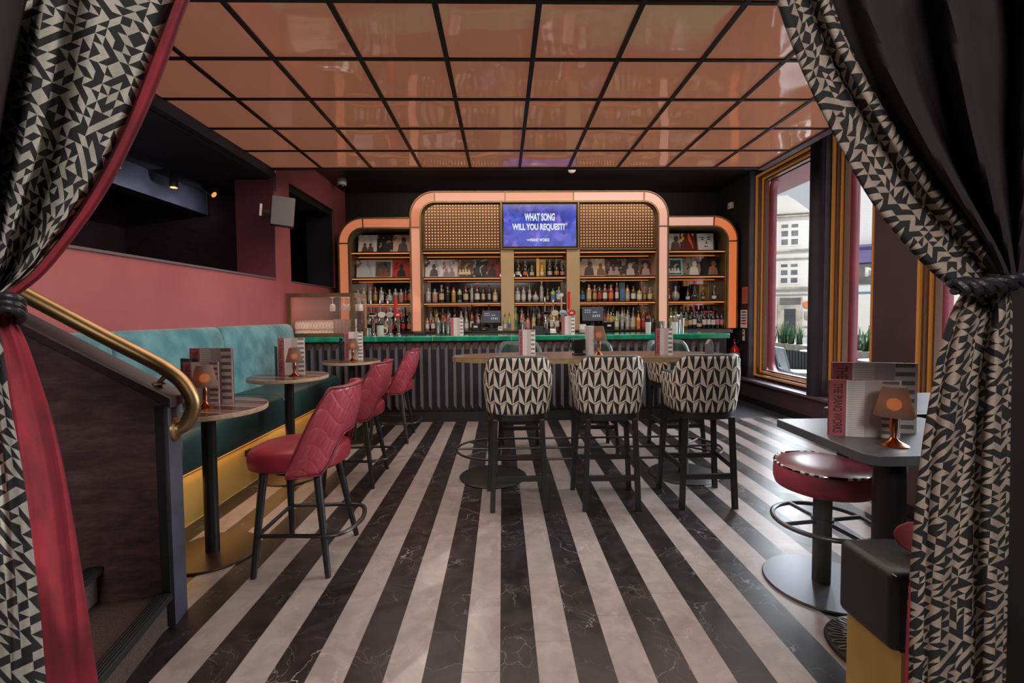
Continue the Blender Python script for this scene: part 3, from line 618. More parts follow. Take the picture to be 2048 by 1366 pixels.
for y0_, y1_ in ((2.2, 3.16), (3.17, 4.40), (4.41, 5.87)):
    P = [(-2.785, .66), (-2.56, .66), (-2.575, .8), (-2.60, 1.0), (-2.625, 1.18), (-2.64, 1.25), (-2.665, 1.29), (-2.70, 1.305), (-2.785, 1.305)]
    q = lb(); n = len(P); N = 14
    r_ = .045
    def ins(j):
        y = lerp(y0_, y1_, j/N); return y
    ysl = [y0_, y0_+.01, y0_+.035] + [lerp(y0_+.035, y1_-.035, k/4) for k in range(1, 4)] + [y1_-.035, y1_-.01, y1_]
    shr = [.03, .01, 0, 0, 0, 0, 0, .01, .03]
    vs = []; uv = []; L = [0]
    for i in range(1, n): L.append(L[-1]+math.dist(P[i], P[i-1]))
    for y, s_ in zip(ysl, shr):
        for i, p in enumerate(P):
            vs.append((p[0]-(s_ if p[0] > -2.78 and i > 0 else 0), y, p[1]-(s_ if i >= n-4 else 0))); uv.append((y, L[i]))
    m_ = len(ysl); fs = [(j*n+i, j*n+i+1, (j+1)*n+i+1, (j+1)*n+i) for j in range(m_-1) for i in range(n-1)]
    fs += [tuple(range(n))[::-1], tuple((m_-1)*n+k for k in range(n))]
    q.add(vs, fs, 'teal', uv); obj('backrest', q, None, bq, smooth=60)

# ================================================================== ROUND TABLES
def round_table(x, y, r, h, label):
    t = thing('round_table', label, 'table', (x, y, 0), 0, 'round pedestal tables along the banquette')
    obj('tabletop', MB().lathe([(0, h-.003), (r-.0015, h-.003), (r-.0015, h), (0, h)], 64), 'table', t, smooth=30)
    obj('edge_band', MB().lathe([(r-.02, h-.03), (r-.003, h-.03), (r, h-.026), (r, h-.003), (r-.002, h-.0008)], 64), 'ply', t)
    obj('underside', MB().lathe([(0, h-.029), (r-.018, h-.029), (r-.018, h-.004), (0, h-.004)], 48), 'blackm', t)
    obj('column', MB().lathe([(.038, .012), (.038, h-.04), (.08, h-.035), (.08, h-.029)], 28), 'blackm', t)
    obj('base', MB().lathe([(0, 0), (r*.80, 0), (r*.805, .006), (r*.78, .012), (0, .014)], 56), 'bronzeb', t)
    return t
M['bronzeb'] = mat('dark_bronze_base', (.05, .032, .02), .35, .6)
TB = [(-1.735, 2.72, .315, .875), (-1.865, 4.03, .325, .885), (-1.70, 5.20, .315, .90)]
for (x, y, r, h), l in zip(TB, ['round striped table nearest the stair, behind the brass handrail', 'middle round striped table before the banquette', 'round striped table closest to the bar and glass screen']):
    round_table(x, y, r, h, l)

def lamp(x, y, z, label, group=None, s=1.):
    t = thing('table_lamp', label, 'lamp', (x, y, z), 0, group); t.scale = (s, s, s)
    obj('base', MB().lathe([(0, 0), (.052, 0), (.054, .004), (.04, .012), (.02, .022), (.012, .034)], 28), 'copper', t)
    obj('stem', MB().lathe([(.010, .03), (.012, .045), (.0155, .075), (.0145, .10), (.0105, .125), (.009, .145)], 20), 'copper', t)
    sh = obj('lamp_shade', MB().lathe([(.070, .125), (.066, .140), (.0415, .243), (.039, .247)], 36), None, t, solid=.0015)
    sh.data.materials.append(M['shade'])
    obj('shade_top', MB().lathe([(0, .243), (.036, .243), (.036, .246), (0, .246)], 28), 'shade', t)
    obj('bulb', MB().sphere((0, 0, .172), .026, 16), 'bulb', t)
    return t
def shade_mat():
    m = bpy.data.materials.new('frosted_lamp_shade'); m.use_nodes = True; nt = m.node_tree; nt.nodes.clear(); L = nt.links
    o = nt.nodes.new('ShaderNodeOutputMaterial'); d = nt.nodes.new('ShaderNodeBsdfDiffuse'); d.inputs[0].default_value = (.20, .155, .13, 1)
    t = nt.nodes.new('ShaderNodeBsdfTranslucent'); t.inputs[0].default_value = (.42, .28, .2, 1); a = nt.nodes.new('ShaderNodeMixShader'); a.inputs[0].default_value = .35
    tr = nt.nodes.new('ShaderNodeBsdfTransparent'); tr.inputs[0].default_value = (.75, .6, .5, 1); c = nt.nodes.new('ShaderNodeMixShader'); c.inputs[0].default_value = .28
    L.new(d.outputs[0], a.inputs[1]); L.new(t.outputs[0], a.inputs[2]); L.new(a.outputs[0], c.inputs[1]); L.new(tr.outputs[0], c.inputs[2]); L.new(c.outputs[0], o.inputs[0]); return m
M['shade'] = shade_mat(); M['bulb'] = mat('warm_bulb', (.5, .25, .08), .4, emit=(1., .34, .05), es=4.5)

def menu(x, y, z, w, h, d, rz, label, group=None, lean=0., back=False, name='menu', words=True, checks=None):
    """upright menu card; front faces -y"""
    t = thing(name, label, 'menu', (x, y, z), rz, group); t.rotation_euler = (lean, 0, rz)
    if back: obj('cover', MB().box(-w/2, w/2, -d/2, d/2, 0, h), 'greyc', t, smooth=0); return t
    obj('cover', MB().box(-w/2, w/2, -d/2+.001, d/2, 0, h), 'rosek', t, smooth=0)
    f = -d/2; a = -w/2
    def pn(nm, u0, u1, m, z0=0, z1=1, off=0.): return obj(nm, MB().box(a+w*u0, a+w*u1, f-.0008-off, f+.001, h*z0, h*z1), m, t, smooth=0)
    pn('title_strip', 0, .24, 'rosec'); pn('margin', .24, .262, 'paper')
    q = MB(); n = 30
    for k in range(n): q.box(a+w*.262, a+w*.50, f-.0012, f+.001, h*(k+.55)/n, h*(k+1)/n)
    obj('lined_panel', MB().box(a+w*.262, a+w*.50, f-.0008, f+.001, 0, h), 'paper', t, smooth=0); obj('lines', q, 'greyc', t, smooth=0)
    pn('plain_panel', .50, .74, 'greyc')
    ck = pn('checked_panel', .74, .97, 'paper'); n = checks or 8; q = MB()
    for k in range(0, n): q.box(a+w*.742, a+w*.968, f-.0013, f+.001, h*(k+.5)/n, h*(k+.97)/n)
    obj('checks', q, 'cgrey', t, smooth=0); pn('margin', .97, 1, 'paper')
    if words: text('lettering', 'THE PIANO WORKS', h*.88, w*.13, 'rosek', t, (a+w*.12, f-.0016, h*.5), (pi/2, pi/2, 0), bold=.01)
    return t
G = 'menus standing on the round tables'
x, y, h = TB[0][0], TB[0][1], TB[0][3]
menu(x-.05, y+.13, h, .265, .335, .012, R(-3), 'tall menu with THE PIANO WORKS strip behind the lamp on the table nearest the stair', G)
menu(x-.085, y+.085, h, .22, .255, .010, R(-3), 'shorter menu directly behind the lamp on the table nearest the stair', G)
q = thing('drinks_list', 'black drinks list leaning behind the menus on the table nearest the stair', 'menu', (x-.205, y+.15, h), R(-25)); obj('cover', MB().box(-.07, .07, -.005, .005, 0, .27), 'bcard', q)
lamp(x+.005, y-.03, h, 'copper table lamp with glowing shade on the table nearest the stair', 'copper lamps on the round tables')
x, y, h = TB[1][0], TB[1][1], TB[1][3]
menu(x-.01, y+.09, h, .225, .325, .018, R(8), 'menu with rose title strip on the middle round table', G)
q = thing('drinks_list', 'black drinks list standing left of the menu on the middle round table', 'menu', (x-.135, y+.06, h), R(-60)); obj('cover', MB().box(-.08, .08, -.006, .006, 0, .25), 'bcard', q)
lamp(x+.07, y-.04, h, 'copper table lamp with glowing shade on the middle round table', 'copper lamps on the round tables')
x, y, h = TB[2][0], TB[2][1], TB[2][3]
menu(x-.0, y+.09, h, .20, .32, .018, R(8), 'menu with rose title strip on the round table closest to the bar', G)
q = thing('drinks_list', 'black drinks list standing left of the menu on the table closest to the bar', 'menu', (x-.135, y+.06, h), R(-60)); obj('cover', MB().box(-.08, .08, -.006, .006, 0, .25), 'bcard', q)
lamp(x+.03, y-.05, h, 'copper table lamp with glowing shade on the table closest to the bar', 'copper lamps on the round tables')

# ================================================================== RED LEATHER COUNTER STOOLS (face -x)
def leg_mb(a, b, r0, r1):
    q = MB(); q.tube([a, Vector(a).lerp(Vector(b), .5), b], [r0, (r0+r1)/2, r1], 14); return q
def red_stool(label):
    t = thing('counter_stool', label, 'stool', (0, 0, 0), 0, 'red leather stools facing the banquette')
    # seat: rounded square cushion
    def seat(u, v):
        a = u*2*pi; e = 2.7; c_, s_ = cos(a), sin(a); rr = (abs(c_)**e+abs(s_)**e)**(-1/e)
        tab = [(0, .0, .555), (.12, .86, .555), (.25, .98, .575), (.5, 1.0, .615), (.72, .985, .655), (.86, .90, .678), (1, 0., .690)]
        R_ = interp([(p[0], p[1]) for p in tab], v); z = interp([(p[0], p[2]) for p in tab], v)
        return (-.03+.245*rr*c_*R_*1.08, .235*rr*s_*R_, z - .012*max(0, -c_)*R_)
    q = MB(); q.grid(seat, 48, 16); obj('seat', q, 'redp', t, smooth=60)
    obj('seat_frame', MB().lathe([(0, .53), (.17, .53), (.19, .556), (0, .556)], 32, (-.02, 0, 0)), 'bwood', t)
    # wrapped backrest shell with cut-out
    A = R(82)
    def z1(a): t_ = max(0., 1-abs(a)/A); return .585 + .43*min(1., ease(min(1, t_*2.3))*.45+.55*min(1, t_*2.3)**.75)
    def z0(a): return .545 + .20*ease((.56*A-abs(a))/(.36*A)) if abs(a) < .56*A else .545
    def shell(off):
        def fn(u, v):
            a = lerp(-A, A, u); z = lerp(z0(a), z1(a), v); k = (z-.56)/.45
            rx = .215+off+.075*k; ry = .225+off+.01*k
            e = 2.5; c_, s_ = cos(a), sin(a); rr = (abs(c_)**e+abs(s_)**e)**(-1/e)
            bul = .012*sin(pi*v)
            return (-.03+(rx+bul)*rr*c_+.02*k, (ry+bul)*rr*s_, z)
        return fn
    q = MB(); q.grid(shell(.03), 72, 14, None, lambda u, v: (u*1.0, v*.42))
    obj('backrest', q, 'red', t, smooth=70, solid=.038, solid_off=-1, bev=0)
    f = shell(.034); N = 72
    loop = [f(i/N, 1) for i in range(N+1)] + [f(1, 1-j/6) for j in range(1, 6)] + [f(1-i/N, 0) for i in range(N+1)] + [f(0, j/6) for j in range(1, 6)]
    obj('piping', MB().tube(loop, .0055, 6, closed=True), 'redpipe', t, smooth=80)
    tops = [(-.17, -.15, .55), (-.17, .15, .55), (.12, -.15, .55), (.12, .15, .55)]; bots = [(-.20, -.23, 0), (-.20, .23, 0), (.20, -.235, 0), (.20, .245, 0)]
    for a, b_ in zip(tops, bots): obj('leg', leg_mb(b_, a, .0155, .023), 'bwood', t)
    def at(i, z): k = z/.55; return Vector(bots[i]).lerp(Vector(tops[i]), k)
    z = .215
    p = [at(0, z), at(2, z)+Vector((.0, -.005, 0)), Vector((.27, -.17, z)), Vector((.315, 0, z)), Vector((.27, .17, z)), at(3, z), at(1, z)]
    pts = [p[0]] + smoothp([p[0].lerp(p[1], .5), p[1], p[2], p[3], p[4], p[5], p[5].lerp(p[6], .5)], 6) + [p[6]]
    obj('foot_rail', MB().tube(pts, .0135, 10, flat=.8), 'bwood', t); obj('foot_rail', MB().tube([at(0, z), at(1, z)], .012, 10), 'bwood', t)
    return t
rs = red_stool('red quilted leather stool nearest the camera with arched cut-out back'); rs.location = (-1.145, 2.665, 0)
dup(rs, (-1.26, 3.93, 0), R(0), 'middle one of the three red quilted leather stools')
dup(rs, (-1.255, 5.215, 0), R(2), 'red quilted leather stool furthest from the camera, before the bar')

# ================================================================== PATTERNED BAR STOOLS (face +y, back towards the camera)
def bar_stool(label):
    t = thing('bar_stool', label, 'stool', (0, 0, 0), 0, 'zigzag fabric bar stools at the long high table')
    Wx, Dy = .248, .23
    def outline(a, off=0., e=3.2):
        c_, s_ = cos(a), sin(a); rr = (abs(c_)**e+abs(s_)**e)**(-1/e); return ((Wx+off)*rr*c_, (Dy+off)*rr*s_)
    A = R(205)/1.0
    def ztop(a):  # a measured from the rear centre
        d = abs(a)/R(1)
        return 1.10-.045*max(0, (d-36)/18)**2.5 if d < 54 else (lerp(.965, 1.055, ease((66-d)/12)) if d < 100 else lerp(.965, .93, (d-100)/60))
    amax = R(150)
    def sh(off, lo, taper=.0):
        def fn(u, v):
            a = lerp(-amax, amax, u); z = lerp(lo, ztop(a), v); k = (z-.70)/.4
            x, y = outline(a-pi/2, off); s_ = .93+.09*sin(min(1, k*1.2)*pi*.62) - .05*max(0, k-.45)
            y = y*(s_) - (.03*k if abs(a) < R(70) else .03*k*max(0, (R(150)-abs(a))/R(80)))
            return (x*s_, y, z)
        return fn
    f = sh(.0, .70); Lp = [0]
    pr_ = f(0, .3)
    for i in range(1, 91): q_ = f(i/90, .3); Lp.append(Lp[-1]+math.dist(q_, pr_)); pr_ = q_
    tot = Lp[-1]
    def uvf(u, v):
        i = min(90, int(round(u*90))); z = f(u, v)[2]; return (Lp[i]-tot/2+.0435+10*.087, z-.70+.045+1.13)
    q = MB(); q.grid(f, 90, 16, None, uvf); obj('backrest', q, 'chair', t, smooth=70, solid=.004, solid_off=-1)
    g = sh(-.045, .72); q = MB(); q.grid(lambda u, v: g(1-u, v), 90, 14); obj('inner_lining', q, 'cushion', t, smooth=70, solid=.004)
    def rim(u, v):
        p, q_ = Vector(f(u, 1)), Vector(g(u, 1)); m_ = p.lerp(q_, .5); rd = (p-q_)*.5; a = pi*v
        return m_ + rd*cos(a) + Vector((0, 0, 1))*.016*sin(a)
    q = MB(); q.grid(rim, 90, 8); 
    obj('rim', q, 'cushion', t, smooth=70)
    for e_ in (0, 1):
        q = MB(); q.grid(lambda u, v: Vector(f(e_, u)).lerp(Vector(g(e_, u)), v), 10, 3); obj('arm_front', q, 'cushion', t, smooth=70)
    def seat(u, v):
        a = u*2*pi; x, y = outline(a, -.03); tab = [(0, 0, .70), (.1, 1, .70), (.5, 1.0, .75), (.75, .97, .785), (.9, .85, .80), (1, 0, .81)]
        k = interp([(p[0], p[1]) for p in tab], v); return (x*k, y*k+.01, interp([(p[0], p[2]) for p in tab], v))
    q = MB(); q.grid(seat, 48, 12); obj('seat', q, 'cushion', t, smooth=60)
    P = [outline(2*pi*k/48, -.008) for k in range(48)]
    obj('seat_rail', MB().prism([(x*.93, y*.95) for x, y in P], .648, .702), 'bwood', t, bev=.006, smooth=50)
    bl = [(-.19, -.19), (.19, -.19), (-.225, .215), (.225, .215)]; tl = [(-.165, -.175), (.165, -.175), (-.185, .17), (.185, .17)]
    for (x, y), (x2, y2) in zip(bl, tl):
        q = MB(); q.bar((x, y, 0), (x2, y2, .66), .036, .036); obj('leg', q, 'bwood', t, bev=.004, smooth=0)
    def at(i, z): k = z/.66; return (lerp(bl[i][0], tl[i][0], k), lerp(bl[i][1], tl[i][1], k), z)
    for i, j, z in ((0, 1, .235), (2, 3, .27), (0, 2, .30), (1, 3, .30)): obj('stretcher', MB().bar(at(i, z), at(j, z), .022, .038), 'bwood', t, smooth=0, bev=.002)
    return t
bs = bar_stool('zigzag fabric bar stool at the left, nearest side of the high table'); bs.location = (.11, 3.40, 0); bs.rotation_euler = (0, 0, R(0))
dup(bs, (.77, 3.385, 0), R(-1), 'zigzag fabric bar stool in the middle of the near side of the high table')
dup(bs, (1.465, 3.39, 0), R(-1), 'zigzag fabric bar stool at the right of the near side of the high table')
dup(bs, (.18, 4.72, 0), R(180), 'teal lined bar stool at the left of the far side, facing the camera')
dup(bs, (.93, 4.73, 0), R(176), 'teal lined bar stool in the middle of the far side, facing the camera')
dup(bs, (1.78, 4.72, 0), R(184), 'teal lined bar stool at the right of the far side, facing the camera')

# ================================================================== LONG HIGH TABLE
ht = thing('high_table', 'long oval high table with walnut top, pale edge and black foot rail', 'table', (.74, 3.93, 0))
def oval(sx, sy, n=80, e=2.35): return [(sx*math.copysign(abs(cos(a))**(2/e), cos(a)), sy*math.copysign(abs(sin(a))**(2/e), sin(a))) for a in [2*pi*k/n for k in range(n)]]
obj('tabletop', MB().prism(oval(1.165, .355), 1.046, 1.05), 'wtop', ht, smooth=30)
obj('edge_band', MB().prism(oval(1.168, .358), 1.012, 1.0465), 'ply2', ht, smooth=30) if False else None
M['ply2'] = mat('ochre_ply_edge', (.26, .185, .085), .5, var=.15, vs=20.)
obj('edge_band', MB().prism(oval(1.168, .358), 1.012, 1.0465), 'ply2', ht, smooth=30)
for x in (-.83, .83):
    obj('base', MB().lathe([(0, 0), (.285, 0), (.29, .006), (.27, .013), (0, .015)], 56, (x, 0, 0)), 'blackm', ht)
    obj('column', MB().lathe([(.042, .013), (.042, 1.0), (.13, 1.005), (.13, 1.012)], 28, (x, 0, 0)), 'blackm', ht)
pts = [(.83+.31*cos(a), .31*sin(a), .245) for a in [-pi/2+pi*k/20 for k in range(21)]] + [(-.83-.31*cos(a), .31*sin(a), .245) for a in [pi/2-pi*k/20 for k in range(21)]]
fr = obj('foot_rail', MB().tube(pts, .0095, 10, closed=True), 'blackm', ht)
obj('foot_rail', MB().tube([(-1.14, 0, .245), (1.14, 0, .245)], .0095, 10), 'blackm', ht)
for x in (-.83, .83):
    for a in (45, 135, 225, 315):
        if (cos(R(a)) > 0) == (x > 0): obj('spoke', MB().tube([(x, 0, .245), (x+.31*cos(R(a)), .31*sin(R(a)), .245)], .008, 8), 'blackm', ht)
Z = 1.05
menu(.205, 3.80, Z, .135, .225, .02, R(-4), 'menu with THE PIANO WORKS strip at the left end of the high table', 'menus on the high table', checks=6)
menu(1.355, 3.82, Z, .145, .225, .02, R(3), 'menu with THE PIANO WORKS strip at the right part of the high table', 'menus on the high table', checks=6)
menu(.735, 3.86, Z, .045, .25, .09, R(10), 'brown menu seen edge-on beside the lamp on the high table', None, back=True)
lamp(.815, 3.86, Z, 'copper table lamp with pale shade standing on the long high table')
t = thing('card_reader_stand', 'black card reader on a small swivel stand on the high table', 'card reader', (.65, 3.90, Z), R(5))
obj('base', MB().box(-.05, .05, -.04, .04, 0, .018), 'black', t, bev=.005); obj('neck', MB().box(-.035, .035, -.015, .015, .015, .05), 'black', t); obj('body', MB().box(-.06, .06, -.02, .02, .045, .14), 'black', t, bev=.01); obj('strap', MB().tube([(-.06, 0, .04), (-.085, .01, .09), (-.08, .01, .15), (-.06, 0, .15)], .006, 8), 'bcard', t)
t = thing('table_tent', 'small grey metal holder with a pointed top at the right end of the high table', 'holder', (1.775, 3.90, Z), R(12))
obj('body', MB().prism([(-.03, 0), (.03, 0), (.03, .085), (0, .125), (-.03, .085)], -.02, .02, ax='y'), 'steelg', t, smooth=0) if False else None
M['steelg'] = mat('zinc_grey_metal', (.22, .22, .24), .35, .6)
obj('body', MB().prism([(-.03, 0), (.03, 0), (.03, .085), (0, .125), (-.03, .085)], -.02, .02, ax='y'), 'steelg', t, smooth=0, bev=.003); obj('seam', MB().box(-.004, .004, -.022, -.02, .09, .118), 'steel', t)

# ================================================================== RIGHT FOREGROUND
def corner_table(name, label, poly, h, lx, ly, r_=.05):
    t = thing(name, label, 'table', (lx, ly, 0))
    # rounded polygon
    P = []; n = len(poly)
    for i in range(n):
        a, b_, c_ = Vector(poly[i-1]), Vector(poly[i]), Vector(poly[(i+1) % n]); u = (a-b_).normalized(); w = (c_-b_).normalized(); rr = r_ if i in rounded else .012
        p0, p2 = b_+u*rr, b_+w*rr
        for k in range(7): s_ = k/6; P.append((p0*(1-s_)**2+b_*2*s_*(1-s_)+p2*s_*s_)-Vector((lx, ly)))
    obj('tabletop', MB().prism([tuple(p) for p in P], h-.038, h), 'gtop', t, smooth=30, bev=.003)
    return t
rounded = (3,)
t = corner_table('corner_table', 'slate grey table with clipped corner beside the round red stool', [(1.335, 2.20), (2.05, 2.20), (2.05, 1.60), (1.32, 1.60)][::1], .88, 1.56, 1.80, .07)
obj('column', MB().lathe([(.055, .012), (.055, .83), (.12, .838), (.12, .842)], 32), 'blackm', t)
bs_ = obj('base', MB().lathe([(0, 0), (.205, 0), (.21, .008), (.204, .018), (.16, .026), (.07, .032), (0, .032)], 64), 'blackm', t)
q = MB()
for k in range(28):
    a = 2*pi*k/28; d = Vector((cos(a), sin(a), 0)); e = Vector((-sin(a), cos(a), 0)); pts = []
    for c_ in range(12): w = 2*pi*c_/12; pts.append(d*(.160+.034*cos(w))+e*.010*sin(w)+Vector((0, 0, .0275-.005*cos(w))))
    q.tube(pts, .0022, 6, closed=True)
obj('slot_rim', q, 'steelg', bs_)
rounded = ()
t = corner_table('window_table', 'slate grey table top in front of the window ledge, behind the corner table', [(1.745, 2.45), (2.33, 2.86), (2.75, 2.86), (2.75, 2.26), (1.90, 2.26)][::-1], .88, 2.3, 2.55)
obj('support', MB().box(-.49, .40, -.18, -.12, .6, .84), 'kick', t, smooth=0); obj('column', MB().lathe([(.05, .012), (.05, .84)], 28, (.15, .0, 0)), 'blackm', t); obj('base', MB().lathe([(0, 0), (.25, 0), (.25, .012), (0, .014)], 40, (.15, 0, 0)), 'blackm', t)
wb = thing('upholstered_bench', 'low plum upholstered window seat under the right hand tables', 'bench', (3.2, 2.6, 0))
obj('body', MB().box(-.50, .62, -.8, .75, .1, .44), 'plum', wb, bev=.02); obj('plinth', MB().box(-.46, .6, -.78, .72, 0, .1), 'kick', wb, smooth=0)
# round stool
t = thing('round_stool', 'round mauve stool with checked piping on a grey pedestal with foot ring', 'stool', (1.635, 2.285, 0))
obj('seat', MB().lathe([(0, .50), (.19, .502), (.215, .512), (.224, .54), (.225, .575), (.222, .61), (.214, .622)], 56), 'stoolr', t, smooth=60)
obj('seat_top', MB().lathe([(.214, .620), (.19, .632), (.10, .638), (0, .640)], 56), 'stooltop', t, smooth=60)
q = MB(); q2 = MB(); n = 72
for k in range(n):
    seg = [(.218*cos(2*pi*(k+j/2)/n), .218*sin(2*pi*(k+j/2)/n), .622) for j in range(3)]; (q if (k*7 % 5) < 2 or k % 2 else q2).tube(seg, .0062, 8)
pp = obj('piping', q, 'b_blackg', t); obj('piping', q2, 'paper', t)
obj('column', MB().lathe([(.038, .012), (.038, .50)], 32), 'gcol', t) if False else None
M['gcol'] = mat('graphite_metal', (.095, .10, .115), .33, .5)
obj('column', MB().lathe([(.042, .014), (.042, .49), (.09, .495), (.09, .502)], 32), 'gcol', t)
obj('base', MB().lathe([(0, 0), (.265, 0), (.27, .005), (.265, .012), (0, .015)], 64), 'gcol', t)
obj('foot_ring', MB().tube([(.225*cos(2*pi*k/48), .225*sin(2*pi*k/48), .33) for k in range(48)], .0115, 12, closed=True), 'gcol', t)
obj('ring_collar', MB().lathe([(.043, .31), (.05, .312), (.05, .348), (.043, .35)], 28), 'gcol', t)
for a in (0, 90, 180, 270): obj('spoke', MB().tube([(.04*cos(R(a+8)), .04*sin(R(a+8)), .33), (.225*cos(R(a+8)), .225*sin(R(a+8)), .33)], .011, 10), 'gcol', t)
# green leather bench end
t = thing('leather_bench', 'dark leather bench end with gold base in the right foreground', 'bench', (1.7, 1.4, 0))
b = MB(); b.box(-.545, .9, -.09, .135, .375, .62); obj('seat_cushion', b, 'dgreen', t, bev=.022, smooth=60)
b = MB(); b.box(-.515, .9, -.09, .125, 0, .378); obj('base', b, 'gold', t, smooth=0)
obj('stitching', MB().tube([(-.535, -.09, .612), (-.535, .11, .612)], .0018, 6), 'greyc', t)
t = thing('rounded_panel', 'burgundy rounded panel with pale oval opening behind the right curtain on the bench', 'panel', (1.36, 1.37, .60), 0)
P = [(.115*cos(a), .062+.060*sin(a)) for a in [2*pi*k/40 for k in range(40)]]
t.rotation_euler = (R(-18), 0, R(-35))
obj('panel', MB().prism([(x, z+.012) for x, z in P], -.006, .006, ax='y'), 'redp', t, smooth=30, bev=.003)
obj('opening', MB().prism([(.03+x*.6, z*.6+.037) for x, z in P], -.009, -.006, ax='y'), 'greyc', t, smooth=30)
# items on the corner table
menu(1.60, 1.94, .88, .32, .30, .012, R(-14), 'tall menu with striped panels standing at the back of the right corner table', 'menus on the corner table')
menu(1.50, 1.865, .88, .26, .235, .012, R(-14), 'shorter menu standing before the tall one on the right corner table', 'menus on the corner table')
lamp(1.515, 1.735, .88, 'copper table lamp with glowing shade on the right corner table beside the curtain', s=.93)
# ================================================================== BAR COUNTER
bc = thing('bar_counter', 'long bar counter with jade glazed tile edge and charcoal ridged front', 'bar', (.1, 6.2, 0))
def lb(): q = MB(); q.T = Matrix.Translation((-.1, -6.2, 0)); return q
obj('carcass', lb().box(-2.79, 2.90, 6.08, 6.55, .02, 1.06), 'kick', bc, smooth=0)
obj('plinth', lb().box(-2.79, 2.90, 6.02, 6.08, .0, .13), 'kick', bc, smooth=0)
q = lb(); px = .1085; x = -2.74
while x < 2.86:
    a, c, m_ = x+.004, x+px-.004, x+px*.5; zb, zt = .135, 1.035
    l_, r_ = m_-.020, m_+.016
    v = [(l_-.004, 6.08, zb), (l_, 5.995, zb+.09), (r_, 5.995, zb+.03), (r_+.004, 6.08, zb), (l_-.004, 6.08, zt), (l_, 5.995, zt-.08), (r_, 5.995, zt-.02), (r_+.004, 6.08, zt)]
    q.add(v, [(0, 1, 5, 4), (1, 2, 6, 5), (2, 3, 7, 6), (4, 5, 6, 7), (3, 2, 1, 0)]); x += px
obj('ridged_front', q, 'flute', bc, smooth=0)
M['tan'] = mat('tan_back_panel', (.16, .075, .045), .5)
obj('upper_rail', lb().box(-2.79, 2.90, 6.074, 6.081, .95, 1.06), 'tan', bc, smooth=0)
xe = [-2.79, -1.63, -.90, .12, 1.16, 2.19, 2.985]
wt = obj('worktop', lb().box(-2.79, 2.985, 5.95, 6.62, 1.062, 1.13), 'jade', bc, bev=.012)
q = lb()
for x in xe[1:-1]: q.box(x-.002, x+.002, 5.9485, 6.62, 1.065, 1.1315)
obj('tile_joint', q, 'l_cream', wt, smooth=0)
obj('bar_mat', lb().box(-1.45, 1.25, 6.42, 6.60, 1.13, 1.138), 'rubber', bc, smooth=0)
rc = thing('drip_tray', 'black rubber drip tray edge along the back of the bar counter', 'tray', (.2, 6.52, 1.138)) if False else None
# ================================================================== GLASS SCREEN BOX at the left end
gs = thing('glass_screen', 'brass framed reeded glass screen at the left end of the bar', 'screen', (-2.4, 6.1, 1.13))
def lb(): q = MB(); q.T = Matrix.Translation((2.4, -6.1, -1.13)); return q
X0_, X1_, Y0_, Y1_, Z0_, Z1_ = -2.785, -1.925, 6.02, 6.60, 1.131, 1.70
q = lb().box(X0_, X1_, Y0_, Y0_+.03, Z0_, Z0_+.045).box(X0_, X1_, Y0_, Y0_+.03, Z1_-.05, Z1_).box(X0_, X0_+.045, Y0_, Y0_+.03, Z0_+.045, Z1_-.05).box(X1_-.045, X1_, Y0_, Y0_+.03, Z0_+.045, Z1_-.05)
obj('frame', q, 'bronze', gs, smooth=0, bev=.002)
q = lb().box(X1_-.03, X1_, Y0_+.03, Y1_, Z0_, Z0_+.045).box(X1_-.03, X1_, Y0_+.03, Y1_, Z1_-.04, Z1_).box(X1_-.03, X1_, Y1_-.035, Y1_, Z0_+.045, Z1_-.04)
obj('side_frame', q, 'pgold', gs, smooth=0, bev=.002)
obj('pane', lb().box(X0_+.045, X1_-.045, Y0_+.012, Y0_+.018, Z0_+.045, Z1_-.05), 'reed', gs, smooth=0)
obj('pane', lb().box(X1_-.018, X1_-.012, Y0_+.03, Y1_-.035, Z0_+.045, Z1_-.04), 'reed', gs, smooth=0)
def wine_glass(x, y, z, lab):
    t = thing('wine_glass', lab, 'glass', (x, y, z), 0, 'stemmed glasses hung behind the reeded screen')
    o = obj('bowl', MB().lathe([(.004, -.09), (.03, -.10), (.04, -.135), (.036, -.19)], 20), 'glassw', t, solid=.0015)
    obj('stem', MB().lathe([(.032, 0), (.03, -.004), (.004, -.01), (.004, -.09)], 16), 'glassw', t); return t
M['glassw'] = mat('drinking_glass', (.80, .79, .77), .06, alpha=.5, spec=1.)
w0 = wine_glass(-2.30, 6.3, 1.655, 'stemmed glass hanging by itself behind the reeded screen')
for k in range(5): dup(w0, (-2.14+.05*k*1.0+(.02 if k > 2 else 0), 6.28+.07*(k % 2), 1.655), None, ['leftmost', 'second', 'third', 'fourth', 'rightmost'][k]+' of the five clustered glasses hanging behind the reeded screen')
t = thing('glass_hanger', 'metal rail holding the hanging stemmed glasses behind the screen', 'rack', (-2.15, 6.32, 1.66)); obj('rail', MB().box(-.25, .22, -.07, -.06, 0, .008).box(-.25, .22, .06, .07, 0, .008).box(-.25, -.24, -.07, .07, 0, .04), 'steel', t, smooth=0)
M['rackc'] = mat('off_white_rack_plastic', (.78, .77, .72), .5)
t = thing('glass_rack', 'off-white lattice glass rack standing behind the reeded screen', 'rack', (-2.48, 6.33, 1.131))
q = MB(); q.box(-.26, .26, -.2, -.19, 0, .02).box(-.26, .26, -.2, -.19, .08, .105).box(-.26, .26, -.2, -.19, .19, .21).box(-.26, -.25, -.2, .2, 0, .21).box(.25, .26, -.2, .2, 0, .21).box(-.26, .26, .19, .2, 0, .21).box(-.26, .26, -.2, .2, 0, .006)
for k in range(13):
    for za, zb in ((.015, .085), (.10, .195)):
        xx = -.25+.04*k; q.bar((xx, -.195, za), (min(.255, xx+.04), -.195, zb), .005, .004).bar((min(.255, xx+.04), -.195, za), (xx, -.195, zb), .005, .004)
